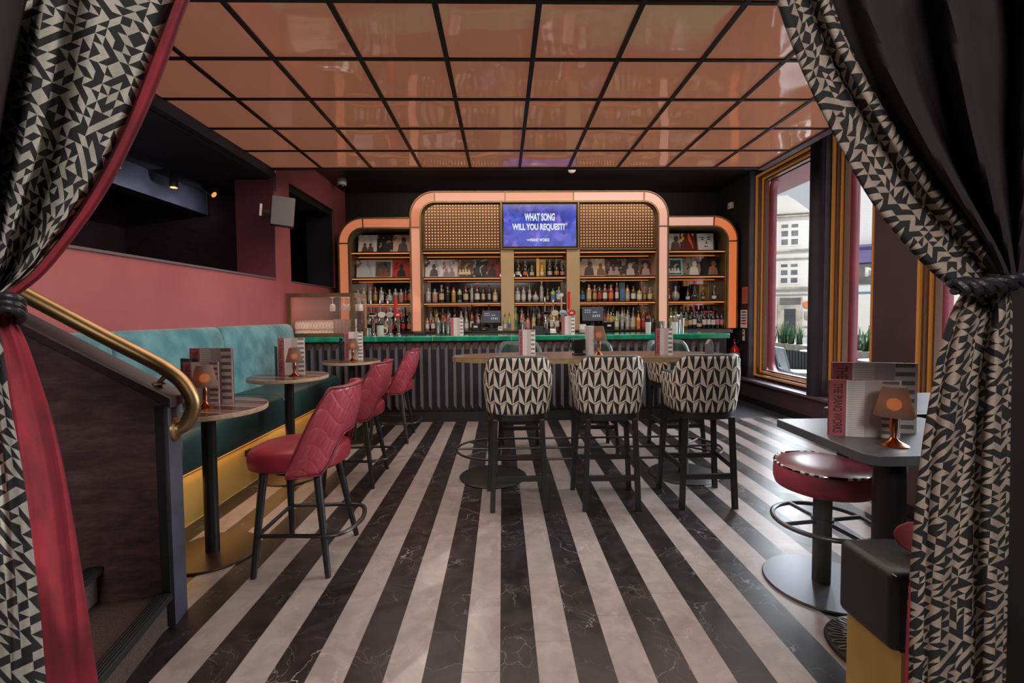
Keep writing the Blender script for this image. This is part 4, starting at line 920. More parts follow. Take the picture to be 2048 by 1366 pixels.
obj('lattice', q, 'rackc', t, smooth=0)
tb0 = None
for k in range(12):
    r_, c_ = divmod(k, 6); lab = '%s glass tumbler in the %s row stacked behind the reeded screen' % (['leftmost', 'second', 'third', 'fourth', 'fifth', 'rightmost'][c_], ['lower', 'upper'][r_])
    if tb0 is None: tb0 = obj('tumbler', MB().lathe([(0, .002), (.028, .002), (.035, .11)], 18), 'glassw', None, solid=.002); o = tb0
    else: o = tb0.copy(); COL.objects.link(o)
    o.location = (-2.19+.046*c_, 6.12+.0*r_, 1.133+.115*r_+(0)); o.location.y += .02*(c_ % 2); o.location.x += .0*r_
    tag(o, lab, 'glass', 'tumblers stacked behind the screen')

# ================================================================== BACK BAR UNIT
bb_ = thing('back_bar', 'arched back bar shelving with amber lit surround and brass edging', 'shelving', (.6, 7.5, 0))
OX, OY = .6, 7.5
def lb(): q = MB(); q.T = Matrix.Translation((-OX, -OY, 0)); return q
def archpts(kind):
    if kind == 'M': return rarc(-1.474, 2.728, 1.12, 3.393, .40)
def path_arc(x, z, r, a0, a1, n=12): return [(x+r*cos(a), z+r*sin(a)) for a in [a0+(a1-a0)*k/n for k in range(n+1)]]
Rr = .40
main = [(-1.474, 1.149), (-1.474, 2.817)] + path_arc(-1.474+Rr, 3.393-Rr, Rr, pi, pi/2)[0:] + [(.065, 3.393), (1.174, 3.393)] + path_arc(2.728-Rr, 3.393-Rr, Rr, pi/2, 0) + [(2.728, 2.82), (2.728, 1.149)]
left = [(-2.627, 1.149), (-2.627, 2.565)] + path_arc(-2.627+Rr, 2.978-Rr, Rr, pi, pi/2) + [(-1.484, 2.978)]
right = [(2.738, 2.985)] + path_arc(3.876-Rr, 2.985-Rr, Rr, pi/2, 0) + [(3.876, 2.575), (3.876, 1.149)]
def offs(P, d):
    """offset a polyline to its right side (inward for clockwise arches)"""
    out = []
    for i, p in enumerate(P):
        a = Vector(P[max(0, i-1)]); c = Vector(P[min(len(P)-1, i+1)]); p = Vector(p)
        t1 = (p-a).normalized() if (p-a).length > 1e-6 else None; t2 = (c-p).normalized() if (c-p).length > 1e-6 else None
        t_ = ((t1 or t2)+(t2 or t1)).normalized(); nrm = Vector((t_.y, -t_.x)); k = 1/max(.5, nrm.dot(Vector(((t2 or t1).y, -(t2 or t1).x))))
        out.append(tuple(p+nrm*d*k))
    return out
def bandmesh(P, d0, d1, y0, y1):
    A, B = offs(P, d0), offs(P, d1); n = len(P); q = lb()
    vs = [(x, y0, z) for x, z in A]+[(x, y0, z) for x, z in B]+[(x, y1, z) for x, z in A]+[(x, y1, z) for x, z in B]
    fs = []
    for i in range(n-1): fs += [(i, i+1, n+i+1, n+i), (2*n+i, 3*n+i, 3*n+i+1, 2*n+i+1), (i, 2*n+i, 2*n+i+1, i+1), (n+i, n+i+1, 3*n+i+1, 3*n+i)]
    fs += [(0, n, 3*n, 2*n), (n-1, 3*n-1, 4*n-1, 2*n-1)]
    return q.add(vs, fs)
def arch(P, splits, cols, y=7.5):
    obj('arch_frame', bandmesh(P, 0, .016, y-.02, y+.5), 'bronze', bb_, smooth=30)
    obj('arch_frame', bandmesh(P, .158, .185, y-.02, y+.06), 'bronze', bb_, smooth=30)
    # light panels between split indices
    for (i, j), m_ in zip(splits, cols):
        S = P[i:j+1]; obj('light_panel', bandmesh(S, .02, .156, y+.004, y+.014), m_, bb_, smooth=30)
    for i in sorted({k for s in splits for k in s}):
        if 0 < i < len(P)-1:
            a, b_ = offs(P, .014)[i], offs(P, .16)[i]
            q = lb(); q.bar((a[0], y-.006, a[1]), (b_[0], y-.006, b_[1]), .016, .02); obj('divider', q, 'bronze', bb_, smooth=0)
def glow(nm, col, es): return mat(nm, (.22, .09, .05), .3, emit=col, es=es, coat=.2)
M['g1'] = glow('amber_light_panel', (1., .30, .14), .44); M['g2'] = glow('part_washed_light_panel', (1., .40, .25), .52); M['g3'] = glow('daylight_washed_light_panel', (1., .56, .44), .60); M['g4'] = glow('deep_amber_light_panel', (1., .24, .07), .55)  # coral tones put a daylight wash into the panels' emission colour
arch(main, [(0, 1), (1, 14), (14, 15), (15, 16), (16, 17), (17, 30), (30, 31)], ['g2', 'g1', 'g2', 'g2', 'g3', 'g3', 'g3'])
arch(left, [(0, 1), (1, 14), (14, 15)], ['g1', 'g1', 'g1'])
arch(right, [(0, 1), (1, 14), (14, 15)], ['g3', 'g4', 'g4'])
# interior: back mirror, side linings, header
BY = 7.93
BAYS = {'left': (-2.442, -1.49), 'centre left': (-1.285, -.015), 'centre': (.20, 1.06), 'centre right': (1.275, 2.54), 'right': (2.745, 3.69)}
for k, (a, c) in BAYS.items():
    obj('mirror_back', lb().box(a, c, BY, BY+.01, 1.149, 2.44), 'mirror', bb_, smooth=0)
    obj('side_lining', lb().box(a-.012, a, 7.53, BY, 1.15, 2.44), 'pgold' if k != 'right' else 'gold', bb_, smooth=0); obj('side_lining', lb().box(c, c+.012, 7.53, BY, 1.15, 2.44), 'pgold' if k != 'right' else 'gold', bb_, smooth=0)
    for z in (2.44, 2.025, 1.61):
        s_ = obj('shelf', lb().box(a, c, 7.55, BY, z-.04, z), 'black' if False else 'dwood', bb_, smooth=0)
        obj('led_strip', lb().box(a+.01, c-.01, 7.545, 7.552, z-.037, z-.022), 'led', s_, smooth=0)
        obj('led_strip', lb().box(a+.01, c-.01, BY-.02, BY-.012, z-.055, z-.047), 'led', s_, smooth=0)
# arched upper niches of the side bays
for P, (a, c), lf in ((left, BAYS['left'], 1), (right, BAYS['right'], 0)):
    obj('niche_back', lb().box(a, c, BY, BY+.01, 2.44, 2.82), 'dark', bb_, smooth=0)
    S = offs(P, .185); obj('niche_lining', bandmesh(S, 0, .008, 7.54, BY), 'bronze', bb_, smooth=30)
M['dbrz'] = mat('dark_bronze_panel', (.12, .075, .035), .45, .5)
obj('column_panel', lb().box(-.012, .20, 7.51, 7.60, 1.149, 2.46), 'pgold', bb_, smooth=0)
obj('column_panel', lb().box(1.06, 1.275, 7.51, 7.60, 1.149, 2.46), 'pgold', bb_, smooth=0)
for a, c, cr_ in ((-1.285, -.012, (0, 0, 0, 1)), (1.262, 2.54, (0, 0, 1, 0))):
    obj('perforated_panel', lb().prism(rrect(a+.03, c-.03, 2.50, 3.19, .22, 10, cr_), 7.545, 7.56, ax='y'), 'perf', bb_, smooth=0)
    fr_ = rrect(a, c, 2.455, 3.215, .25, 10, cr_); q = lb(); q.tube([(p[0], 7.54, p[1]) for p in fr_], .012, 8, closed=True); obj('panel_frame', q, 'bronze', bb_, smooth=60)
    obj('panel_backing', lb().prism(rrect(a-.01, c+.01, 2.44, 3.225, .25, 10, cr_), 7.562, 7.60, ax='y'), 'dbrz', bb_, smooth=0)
obj('screen_surround', lb().box(-.012, 1.262, 7.545, 7.60, 2.44, 3.22), 'bronze', bb_, smooth=0)
obj('screen_surround', lb().box(-.012, .012, 7.47, 7.55, 2.46, 3.22).box(1.238, 1.262, 7.47, 7.55, 2.46, 3.22).box(.012, 1.238, 7.47, 7.55, 2.455, 2.475), 'bronze', bb_, smooth=0)
sc_ = thing('television', 'wide screen asking WHAT SONG WILL YOU REQUEST in pale letters on blue smoke', 'screen', (.622, 7.49, 2.835))
obj('casing', MB().box(-.605, .605, -.01, .05, -.352, .352), 'black', sc_, bev=.004)
obj('display', MB().box(-.585, .585, -.0125, -.009, -.333, .333), 'screen', sc_, smooth=0)
text('lettering', 'WHAT SONG', .49, .125, 'btext', sc_, (-.0, -.014, .135), bold=.042); text('lettering', 'WILL YOU REQUEST?', .85, .125, 'btext', sc_, (-.02, -.014, -.03), bold=.042)
text('registered_mark', '®', .04, .04, 'btext', sc_, (.43, -.014, .02)); text('lettering', 'PIANO WORKS', .31, .052, 'btext', sc_, (.0, -.014, -.232), bold=.042); text('lettering', 'THE', .052, .025, 'btext', sc_, (-.19, -.014, -.232), (pi/2, pi/2*0, 0), bold=.042)

# ================================================================== BACK COUNTER
bk = thing('back_counter', 'low black back counter under the back bar shelves', 'counter', (.6, 7.4, 0))
obj('worktop', MB().box(-3.22, 3.0, -.25, .55, 1.10, 1.148), 'black', bk, bev=.006); obj('carcass', MB().box(-3.2, 2.98, -.15, .54, 0, 1.10), 'kick', bk, smooth=0)
obj('worktop_edge', MB().box(2.2, 3.0, -.31, -.25, 1.09, 1.14), 'sill', bk, smooth=0)
uc = thing('under_counter', 'grey steel bar station behind the counter on the right', 'counter', (2.3, 6.75, 0)); obj('worktop', MB().box(-1.9, .75, -.1, .18, 1.06, 1.085), 'trim', uc, smooth=0); obj('body', MB().box(-1.9, .75, -.08, .16, 0, 1.06), 'kick', uc, smooth=0)

# ================================================================== RECORD SLEEVES
def cm(h): return tuple(int(h[i:i+2], 16)/255 for i in (0, 2, 4))
def lin(h): return tuple(((c/12.92) if c < .04 else ((c+.055)/1.055)**2.4) for c in cm(h))
ci = [0]
def sleeve(x, z, label, grp, bg, fg, ac, s=5., y=7.70, w=.305, fr_=None, lean=None, fig=None, fc='2c2422'):
    ci[0] += 1; t = thing('record_sleeve', label, 'record', (x, y, z), R(random.uniform(-3, 3)), grp); t.rotation_euler = (R(-9), 0, t.rotation_euler.z)
    m_ = cover_mat(ci[0], lin(bg), lin(fg), lin(ac), s)
    obj('cover', MB().box(-w/2, w/2, 0, .006, .001, .305), m_, t, smooth=0)
    if fr_: obj('printed_border', MB().box(-w/2, w/2, -.0012, 0, .275, .305).box(-w/2, w/2, -.0012, 0, .001, .03).box(-w/2, -w/2+.03, -.0012, 0, .03, .275).box(w/2-.03, w/2, -.0012, 0, .03, .275), mat('sleeve_border_%d' % ci[0], lin(fr_), .35, coat=.4), t, smooth=0)
    if fig:
        fm = mat('sleeve_ink_'+fc, lin(fc), .5); q = MB(); el = lambda cx, cz, a, b_: [(cx+a*cos(2*pi*k/18), cz+b_*sin(2*pi*k/18)) for k in range(18)]
        def sh(P, d=0.): q.prism(P, -.0016-d, -.0004, ax='y')
        if fig == 'face':
            for s_ in (-1, 1): sh(el(s_*.055, .20, .024, .010)); sh([(s_*.02, .222), (s_*.09, .232), (s_*.095, .243), (s_*.02, .238)])
            sh([(.012, .19), (.022, .125), (-.012, .125), (-.004, .132)]); sh(el(0, .082, .036, .007)); sh([(w/2-.03, .001), (w/2-.001, .001), (w/2-.001, .304), (w/2-.012, .304)]); sh([(-w/2+.001, .001), (-w/2+.02, .001), (-w/2+.006, .304), (-w/2+.001, .304)])
        else:
            for k, cx in enumerate({'bust': (0,), 'lean': (.03,), 'duo': (-.045, .05), 'band': (-.075, -.025, .025, .075)}[fig]):
                f_ = {'bust': 1., 'lean': 1.15, 'duo': .7, 'band': .42}[fig]; z0 = .02 if f_ > .5 else .05
                sh([(cx-.07*f_, z0), (cx+.075*f_, z0), (cx+.06*f_, z0+.10*f_), (cx+.02*f_, z0+.13*f_), (cx-.02*f_, z0+.13*f_), (cx-.055*f_, z0+.10*f_)]); sh(el(cx+(.02 if fig == 'lean' else 0), z0+.165*f_, .034*f_, .045*f_), .0003)
        obj('printed_figure', q, fm, t, smooth=0)
    return t
g = 'record sleeves on the left top shelf'; z = 2.441
sleeve(-2.22, z, 'white record sleeve with brown figure, first on the left top shelf', g, 'd0c8c0', 'c0b6ac', 'b8ada3', 2.6, fig='duo', fc='5a4238')
sleeve(-1.95, z, 'black record sleeve with gold marks, middle of the left top shelf', g, '15161a', '1b1b1e', 'b08a3a', 6)
sleeve(-1.67, z, 'tan record sleeve with brown hair shape, third on the left top shelf', g, 'c8a894', 'a07c64', '8c6450', 3, fig='lean', fc='4a2c22')
g = 'record sleeves on the left middle shelf'; z = 2.026
sleeve(-2.26, z, 'silvery record sleeve at the left end of the left middle shelf', g, 'c8ccd6', 'b0b4c0', 'a06a48', 3); sleeve(-1.97, z, 'grey framed record sleeve in the middle of the left middle shelf', g, '55504c', '2c2a28', '8a6040', 3, fr_='b0b8b0', fig='duo', fc='8a5038'); sleeve(-1.67, z, 'red record sleeve with black face shape on the left middle shelf', g, 'c8301e', 'b02418', '7c140e', 4, fig='bust', fc='140c0c')
g = 'record sleeves on the centre left shelf'
for x, l, a in ((-1.13, 'white and grey record sleeve, first on the centre left shelf', ('d0d0d2', 'b0b0b2', '4c4a4c', 3)), (-.88, 'pale record sleeve with rose heading, second on the centre left shelf', ('c8c0be', 'a8a4a2', '905850', 4)), (-.62, 'brown and cream record sleeve, third on the centre left shelf', ('5a4028', 'a08c68', '2a1c10', 6)), (-.37, 'black record sleeve with pale shapes, fourth on the centre left shelf', ('121214', '9a9aa2', '2c2c34', 7)), (-.16, 'red record sleeve with dark figure, last on the centre left shelf', ('8c1812', '781410', '1c0a0a', 4))): sleeve(x, z, l, g, *a, w=.26 if x > -.5 else .29, fig={-1.13: 'bust', -.88: 'duo', -.62: 'band', -.16: 'bust'}.get(x), fc={-1.13: '4a4648', -.88: '8a7a76', -.62: 'd0c0a0', -.16: '1c0808'}.get(x, '222222'))
g = 'record sleeves on the centre right shelf'
for x, l, a in ((1.43, 'tan portrait record sleeve, first on the centre right shelf', ('b89c88', '8c7464', '5c463c', 2.6)), (1.66, 'cream record sleeve with brown figure, second on the centre right shelf', ('d0bc98', 'b8a080', 'a08868', 5)), (1.88, 'dark record sleeve with red specks, third on the centre right shelf', ('1c1418', '5c2c24', '8c7468', 8)), (2.16, 'black record sleeve with white edge, fourth on the centre right shelf', ('181416', '8a7c70', '5c2420', 6)), (2.42, 'dark red framed record sleeve, last on the centre right shelf', ('2a1214', '1c0c0e', '6c4a40', 4))): sleeve(x, z, l, g, *a, w=.25 if x in (1.66, 2.42) else .29, fr_='8c4a4c' if x == 2.42 else None, fig={1.43: 'lean', 1.66: 'bust', 1.88: 'duo', 2.16: 'bust', 2.42: 'bust'}[x], fc={1.43: '3c2a24', 1.66: '6c4a38', 1.88: '9c8478', 2.16: 'a89c90', 2.42: 'a08078'}[x])
g = 'record sleeves on the right top shelf'; z = 2.441
sleeve(2.89, z, 'white record sleeve with brown haired figure, first on the right top shelf', g, 'c8c0ba', 'b0a8a2', '6a5a52', 2.4, w=.27, fig='lean', fc='4c3c32'); sleeve(3.14, z, 'fiery orange record sleeve in the middle of the right top shelf', g, '5a1810', 'e0641a', 'ffc030', 3.4, w=.27); sleeve(3.44, z, 'black and white face record sleeve at the right of the top shelf', g, 'c8c8c6', 'b4b2ae', '9a9896', 2.2, fig='face', fc='1e1c1c')
g = 'record sleeves on the right middle shelf'; z = 2.026
sleeve(2.90, z, 'mint edged record sleeve with pale figures on the right middle shelf', g, '3c3c38', 'b0b0a8', '1c1c1a', 7, fr_='8accc0', fig='band', fc='d8d8d4'); sleeve(3.21, z, 'sepia record sleeve with white figure on the right middle shelf', g, '8c7c6c', '74665a', '3a322c', 5, fig='lean', fc='e0d8cc'); sleeve(3.53, z, 'dark record sleeve with thin square frame on the right middle shelf', g, '1c1412', '241614', '2a1a16', 3, fig='lean', fc='9c6c54')

# ================================================================== BOTTLES
PROF = {
 'spirit': [(0, 0), (.034, 0), (.037, .006), (.037, .165), (.033, .185), (.017, .205), (.014, .215), (.014, .255)],
 'wine': [(0, 0), (.034, 0), (.0365, .005), (.0365, .185), (.032, .21), (.017, .235), (.0145, .25), (.0145, .295)],
 'champ': [(0, 0), (.040, 0), (.044, .006), (.044, .13), (.036, .18), (.02, .235), (.0155, .25), (.0155, .30)],
 'square': [(0, 0), (.040, 0), (.043, .004), (.043, .15), (.036, .172), (.016, .18), (.014, .19), (.014, .225)],
 'round': [(0, 0), (.03, 0), (.052, .03), (.058, .065), (.048, .105), (.02, .135), (.014, .15), (.014, .20)],
 'tall': [(0, 0), (.028, 0), (.031, .005), (.031, .20), (.026, .24), (.014, .27), (.012, .285), (.012, .325)],
 'slim': [(0, 0), (.026, 0), (.0285, .005), (.0285, .16), (.02, .19), (.012, .215), (.012, .26)],
}
LABZ = {'spirit': (.04, .13), 'wine': (.06, .15), 'champ': (.03, .095), 'square': (.035, .12), 'round': (.045, .08), 'tall': (.05, .16), 'slim': (.04, .12)}
MESH = {}
def bmesh_of(key, build):
    if key not in MESH:
        o = build(); MESH[key] = o.data; bpy.data.objects.remove(o)
    return MESH[key]
CN = dict(clear='clear', amberg='amber', brown='dark brown', greeng='green', darkg='black-green', yellow='yellow', redg='red', bluish='pale blue', rose='pink', lime='lime green', blackg='black', goldg='golden')
LN = dict(white='white', cream='cream', black='black', red='red', gold='gold', silver='silver', orange='orange', blue='blue', pinkish='pink', green='green')
KN = dict(spirit='spirit bottle', wine='wine bottle', champ='champagne bottle', square='square shouldered bottle', round='bulbous decanter bottle', tall='tall slender bottle', slim='slim bottle')
ORD = ['first', 'second', 'third', 'fourth', 'fifth', 'sixth', 'seventh', 'eighth', 'ninth', 'tenth', 'eleventh', 'twelfth', 'thirteenth', 'fourteenth', 'fifteenth', 'sixteenth', 'seventeenth', 'eighteenth', 'nineteenth', 'twentieth', 'twenty-first', 'twenty-second']
def bottle(kind, col, lab, x, y, z, s, label, group, cap='black', pour=False):
    n = 4 if kind == 'square' else 16
    def bb1():
        q = MB(); q.lathe(PROF[kind], 16); return obj('bottle', q, 'b_'+col, None, smooth=40)
    t = link('bottle', bmesh_of((kind, col), bb1)); t.location = (x, y, z); t.scale = (s*random.uniform(.94, 1.06), s, s*random.uniform(.95, 1.05)) ; t.rotation_euler = (0, 0, random.uniform(0, 6)); tag(t, label, 'bottle', group)
    z0, z1 = LABZ[kind]; r = interp([(p[1], p[0]) for p in PROF[kind][1:]], (z0+z1)/2)+.0008
    def lb1():
        q = MB(); q.lathe([(r if kind != 'round' else .0575, z0), (r if kind != 'round' else .0535, z1)], 16); return obj('label', q, 'l_'+lab, None, smooth=60)
    link('label', bmesh_of(('l', kind, lab), lb1), t)
    top_ = PROF[kind][-1][1]; rt = PROF[kind][-1][0]
    if pour:
        def pb(): return obj('pourer', MB().lathe([(rt, top_-.004), (rt+.001, top_+.012), (.006, top_+.018), (.0045, top_+.055)], 10), 'steel' if cap != 'black' else 'b_blackg', None)
        link('pourer', bmesh_of(('p', kind, cap != 'black'), pb), t)
    else:
        h_ = .045 if kind in ('champ', 'wine') else .03
        def cb(): return obj('cap', MB().lathe([(rt+.0015, top_-h_), (rt+.0015, top_+.004), (0, top_+.005)], 12), 'l_'+cap, None)
        link('cap', bmesh_of(('c', kind, cap), cb), t)
    return t
def row(where, group, y, z, items, pour=False, tier=None):
    """items: (x, kind, col, lab, cap[, scale])"""
    for i, it in enumerate(items):
        x, kind, col, lab, cap = it[:5]; s = it[5] if len(it) > 5 else 1.
        pos = ORD[i] if i < len(ORD) else 'last'
        l = '%s %s, %s label, %s from left, %s' % (CN[col], KN[kind], LN[lab], pos, where)
        bottle(kind, col, lab, x, y+random.uniform(-.012, .012), z, s, l, group, cap, pour)
def auto(a, c, n, kinds, cols, labs, caps, s=1., sj=.06):
    out = []
    for i in range(n):
        out.append((lerp(a, c, i/(n-1))+random.uniform(-.008, .008), random.choice(kinds), random.choice(cols), random.choice(labs), random.choice(caps), s*random.uniform(1-sj, 1+sj)))
    return out
SY = 7.66
ZS = 1.611
row('lower shelf, left bay', 'bottles on the lower shelf, left bay', SY, ZS, [(-2.38, 'square', 'clear', 'silver', 'silver'), (-2.28, 'spirit', 'clear', 'white', 'silver'), (-2.18, 'spirit', 'clear', 'silver', 'silver'), (-2.09, 'spirit', 'amberg', 'gold', 'gold'), (-1.99, 'spirit', 'clear', 'white', 'silver'), (-1.86, 'round', 'clear', 'white', 'cream', 1.1), (-1.76, 'square', 'clear', 'green', 'white'), (-1.67, 'square', 'clear', 'pinkish', 'white'), (-1.59, 'spirit', 'brown', 'red', 'black'), (-1.53, 'spirit', 'brown', 'orange', 'black')])
row('lower shelf, centre left bay', 'bottles on the lower shelf, centre left bay', SY, ZS, [(-1.22, 'square', 'clear', 'silver', 'silver', 1.05), (-1.11, 'square', 'clear', 'pinkish', 'silver'), (-1.0, 'spirit', 'brown', 'cream', 'silver', 1.1), (-.90, 'spirit', 'darkg', 'black', 'silver'), (-.80, 'spirit', 'goldg', 'gold', 'red'), (-.70, 'spirit', 'clear', 'black', 'black'), (-.60, 'spirit', 'brown', 'cream', 'red', 1.1), (-.50, 'tall', 'clear', 'silver', 'silver', .88), (-.41, 'spirit', 'brown', 'white', 'red', 1.1), (-.31, 'tall', 'brown', 'cream', 'orange', .9), (-.21, 'tall', 'brown', 'silver', 'black', .86), (-.11, 'square', 'goldg', 'white', 'silver', .95)])
row('lower shelf, centre bay', 'bottles on the lower shelf, centre bay', SY, ZS, [(.26, 'square', 'clear', 'white', 'silver', 1.05), (.36, 'spirit', 'clear', 'white', 'silver', .92), (.46, 'tall', 'clear', 'white', 'silver', .82), (.56, 'round', 'clear', 'silver', 'red', .95), (.66, 'tall', 'clear', 'silver', 'white', 1.05), (.76, 'slim', 'brown', 'gold', 'gold', .85), (.85, 'square', 'lime', 'blue', 'green', .95), (.95, 'square', 'bluish', 'white', 'gold', 1.1)])
row('lower shelf, centre right bay', 'bottles on the lower shelf, centre right bay', SY, ZS, [(1.34, 'square', 'blackg', 'blue', 'black', 1.), (1.45, 'spirit', 'goldg', 'cream', 'gold', 1.1), (1.55, 'spirit', 'amberg', 'gold', 'gold', 1.1), (1.63, 'spirit', 'brown', 'red', 'black', 1.05), (1.72, 'spirit', 'amberg', 'white', 'silver', 1.05), (1.82, 'spirit', 'redg', 'orange', 'orange', 1.1), (1.92, 'tall', 'amberg', 'white', 'silver', .95), (2.10, 'spirit', 'goldg', 'silver', 'red'), (2.20, 'spirit', 'brown', 'white', 'red'), (2.30, 'square', 'goldg', 'white', 'black'), (2.39, 'slim', 'amberg', 'gold', 'silver', .85), (2.48, 'square', 'amberg', 'cream', 'silver', .95)])
row('lower shelf, right bay', 'bottles on the lower shelf, right bay', SY, ZS, [(2.79, 'slim', 'redg', 'white', 'silver', .8), (2.91, 'round', 'clear', 'gold', 'silver', 1.15), (3.12, 'champ', 'brown', 'white', 'black', .75), (3.38, 'champ', 'blackg', 'gold', 'gold', .7), (3.56, 'champ', 'brown', 'white', 'gold', .85)])
row('middle shelf, centre bay', 'champagne bottles in the centre bay', SY, 2.026, [(.27, 'champ', 'darkg', 'white', 'gold', .92), (.39, 'champ', 'darkg', 'orange', 'gold', .92), (.50, 'champ', 'greeng', 'cream', 'black', .82), (.80, 'champ', 'darkg', 'silver', 'gold', .95), (.91, 'champ', 'darkg', 'orange', 'gold', .92), (1.01, 'champ', 'blackg', 'pinkish', 'pinkish', .88)])
t = thing('gift_box', 'open gold gift box holding a golden bottle between the champagne bottles', 'box', (.65, 7.68, 2.026)); obj('box', MB().box(-.075, -.03, -.05, .05, 0, .30).box(-.03, .075, .04, .05, 0, .29).box(.068, .075, -.05, .05, 0, .29).box(-.03, .075, -.05, .05, 0, .006), 'gold', t, smooth=0)
bottle('champ', 'yellow', 'white', .67, 7.685, 2.034, .8, 'golden champagne bottle standing inside the open gold gift box', None, 'gold')
t = thing('gift_box', 'tall pale blue box among the bottles of the centre right bay', 'box', (2.01, 7.68, ZS)); obj('box', MB().box(-.042, .042, -.04, .04, 0, .31), 'b_bluish', t, bev=.003); obj('label', MB().box(-.03, .03, -.042, -.04, .05, .2), 'l_blue', t, smooth=0)
t = thing('gift_box', 'black presentation box with bottle outline in the right bay', 'box', (3.24, 7.69, ZS)); obj('box', MB().box(-.075, .075, -.02, .04, 0, .27), 'b_blackg', t, bev=.003)
P = [(-.05, .02), (.05, .02), (.055, .06), (.02, .12), (.012, .16), (.012, .235), (-.012, .235), (-.012, .16), (-.02, .12), (-.055, .06)]; q = MB(); q.tube([(p[0], -.022, p[1]) for p in P], .0025, 6, closed=True); obj('outline', q, 'l_silver', t); obj('emblem', MB().box(-.02, .02, -.023, -.02, .07, .09), 'l_silver', t, smooth=0)
t = thing('gift_box', 'thin framed open box around the dark bottle in the right bay', 'box', (3.39, 7.70, ZS)); obj('box', MB().box(-.07, .07, .045, .05, 0, .275).box(-.075, -.07, -.04, .05, 0, .275).box(.07, .075, -.04, .05, 0, .275).box(-.075, .075, -.04, .05, .27, .275), 'l_gold', t, smooth=0)
t = thing('ring_ornament', 'small white ring hanging above the bottles of the centre right bay', 'ornament', (1.36, 7.62, 1.96)); obj('ring', MB().tube([(.028*cos(2*pi*k/24), 0, .028*sin(2*pi*k/24)) for k in range(24)], .006, 8, closed=True), 'white', t)
# back counter bottles (two tiers: rear on a riser)
rs_ = thing('bottle_riser', 'low black riser carrying the rear row of pouring bottles', 'riser', (.6, 7.80, 1.149)); [obj('step', MB().box(a-.6+.01, c-.6-.01, -.06, .10, 0, .085), 'black', rs_, smooth=0) for a, c in BAYS.values()]
kd = ['spirit', 'spirit', 'tall', 'slim', 'square']; cl_ = ['clear', 'clear', 'amberg', 'brown', 'greeng', 'redg', 'goldg', 'rose']; lbs = ['white', 'white', 'cream', 'silver', 'red', 'gold', 'black', 'pinkish']; cps = ['silver', 'black', 'silver', 'gold']
RZ = 1.235; FZ = 1.149
random.seed(21)
row('rear row, left bay', 'rear pouring bottles of the left bay', 7.80, RZ, auto(-2.36, -1.56, 8, kd, ['brown', 'darkg', 'greeng', 'clear'], lbs, cps, .88), True)
row('front row, left bay', 'front counter bottles of the left bay', 7.62, FZ, auto(-2.00, -1.54, 6, ['spirit', 'square', 'round', 'wine'], ['brown', 'darkg', 'greeng', 'blackg', 'clear'], ['cream', 'red', 'gold', 'orange', 'green'], ['black', 'red', 'gold'], .9))
row('rear row, centre left bay', 'rear pouring bottles of the centre left bay', 7.80, RZ, auto(-1.20, -.22, 11, kd, ['clear', 'clear', 'amberg', 'goldg', 'brown'], lbs, cps, .95), True)
row('front row, centre left bay', 'front counter bottles of the centre left bay', 7.60, FZ, auto(-1.23, -.40, 10, ['spirit', 'spirit', 'tall'], ['clear', 'rose', 'clear', 'amberg', 'redg'], ['white', 'pinkish', 'red', 'white', 'black'], cps, .92), True)
row('rear row, centre bay', 'rear pouring bottles of the centre bay', 7.80, RZ, auto(.25, 1.0, 9, kd, ['clear', 'amberg', 'rose', 'brown', 'bluish'], lbs, cps, .92), True)
row('front row, centre bay', 'front counter bottles of the centre bay', 7.60, FZ, [(.22, 'tall', 'lime', 'green', 'silver', .98)] + auto(.32, 1.02, 8, ['spirit', 'tall', 'square'], ['clear', 'rose', 'clear', 'amberg', 'goldg'], ['white', 'pinkish', 'cream', 'orange'], cps, .92), True)
row('before the left gold column', 'bottles before the left gold column', 7.42, FZ, [(.045, 'slim', 'clear', 'white', 'black', .9), (.115, 'slim', 'lime', 'blue', 'black', .9)], True)
row('rear row, centre right bay', 'rear pouring bottles of the centre right bay', 7.80, RZ, auto(1.56, 2.50, 12, kd, ['clear', 'amberg', 'redg', 'brown', 'darkg', 'goldg'], lbs, cps, .95), True)
row('front row, centre right bay', 'front counter bottles of the centre right bay', 7.58, FZ, [(1.70, 'spirit', 'redg', 'white', 'silver', .95), (1.80, 'spirit', 'goldg', 'cream', 'silver', .95), (1.90, 'spirit', 'lime', 'white', 'silver', .98), (1.99, 'tall', 'clear', 'silver', 'silver', .92), (2.08, 'spirit', 'clear', 'silver', 'silver', .98), (2.17, 'square', 'clear', 'cream', 'silver', 1.), (2.26, 'spirit', 'yellow', 'orange', 'silver', .95), (2.34, 'spirit', 'redg', 'red', 'silver', .9), (2.42, 'spirit', 'redg', 'white', 'black', .95), (2.50, 'square', 'brown', 'black', 'black', .9)], True)
row('rear row, right bay', 'rear bottles of the right bay', 7.80, RZ, [(2.79, 'spirit', 'amberg', 'cream', 'gold', 1.), (2.88, 'spirit', 'lime', 'silver', 'silver', 1.), (2.97, 'wine', 'lime', 'white', 'green', .95), (3.06, 'wine', 'greeng', 'white', 'gold', .98), (3.15, 'wine', 'greeng', 'silver', 'red', .9), (3.24, 'wine', 'darkg', 'white', 'black', .95), (3.33, 'wine', 'darkg', 'white', 'red', 1.), (3.42, 'wine', 'darkg', 'cream', 'red', 1.), (3.50, 'wine', 'blackg', 'red', 'black', 1.), (3.58, 'wine', 'blackg', 'white', 'black', .98)])
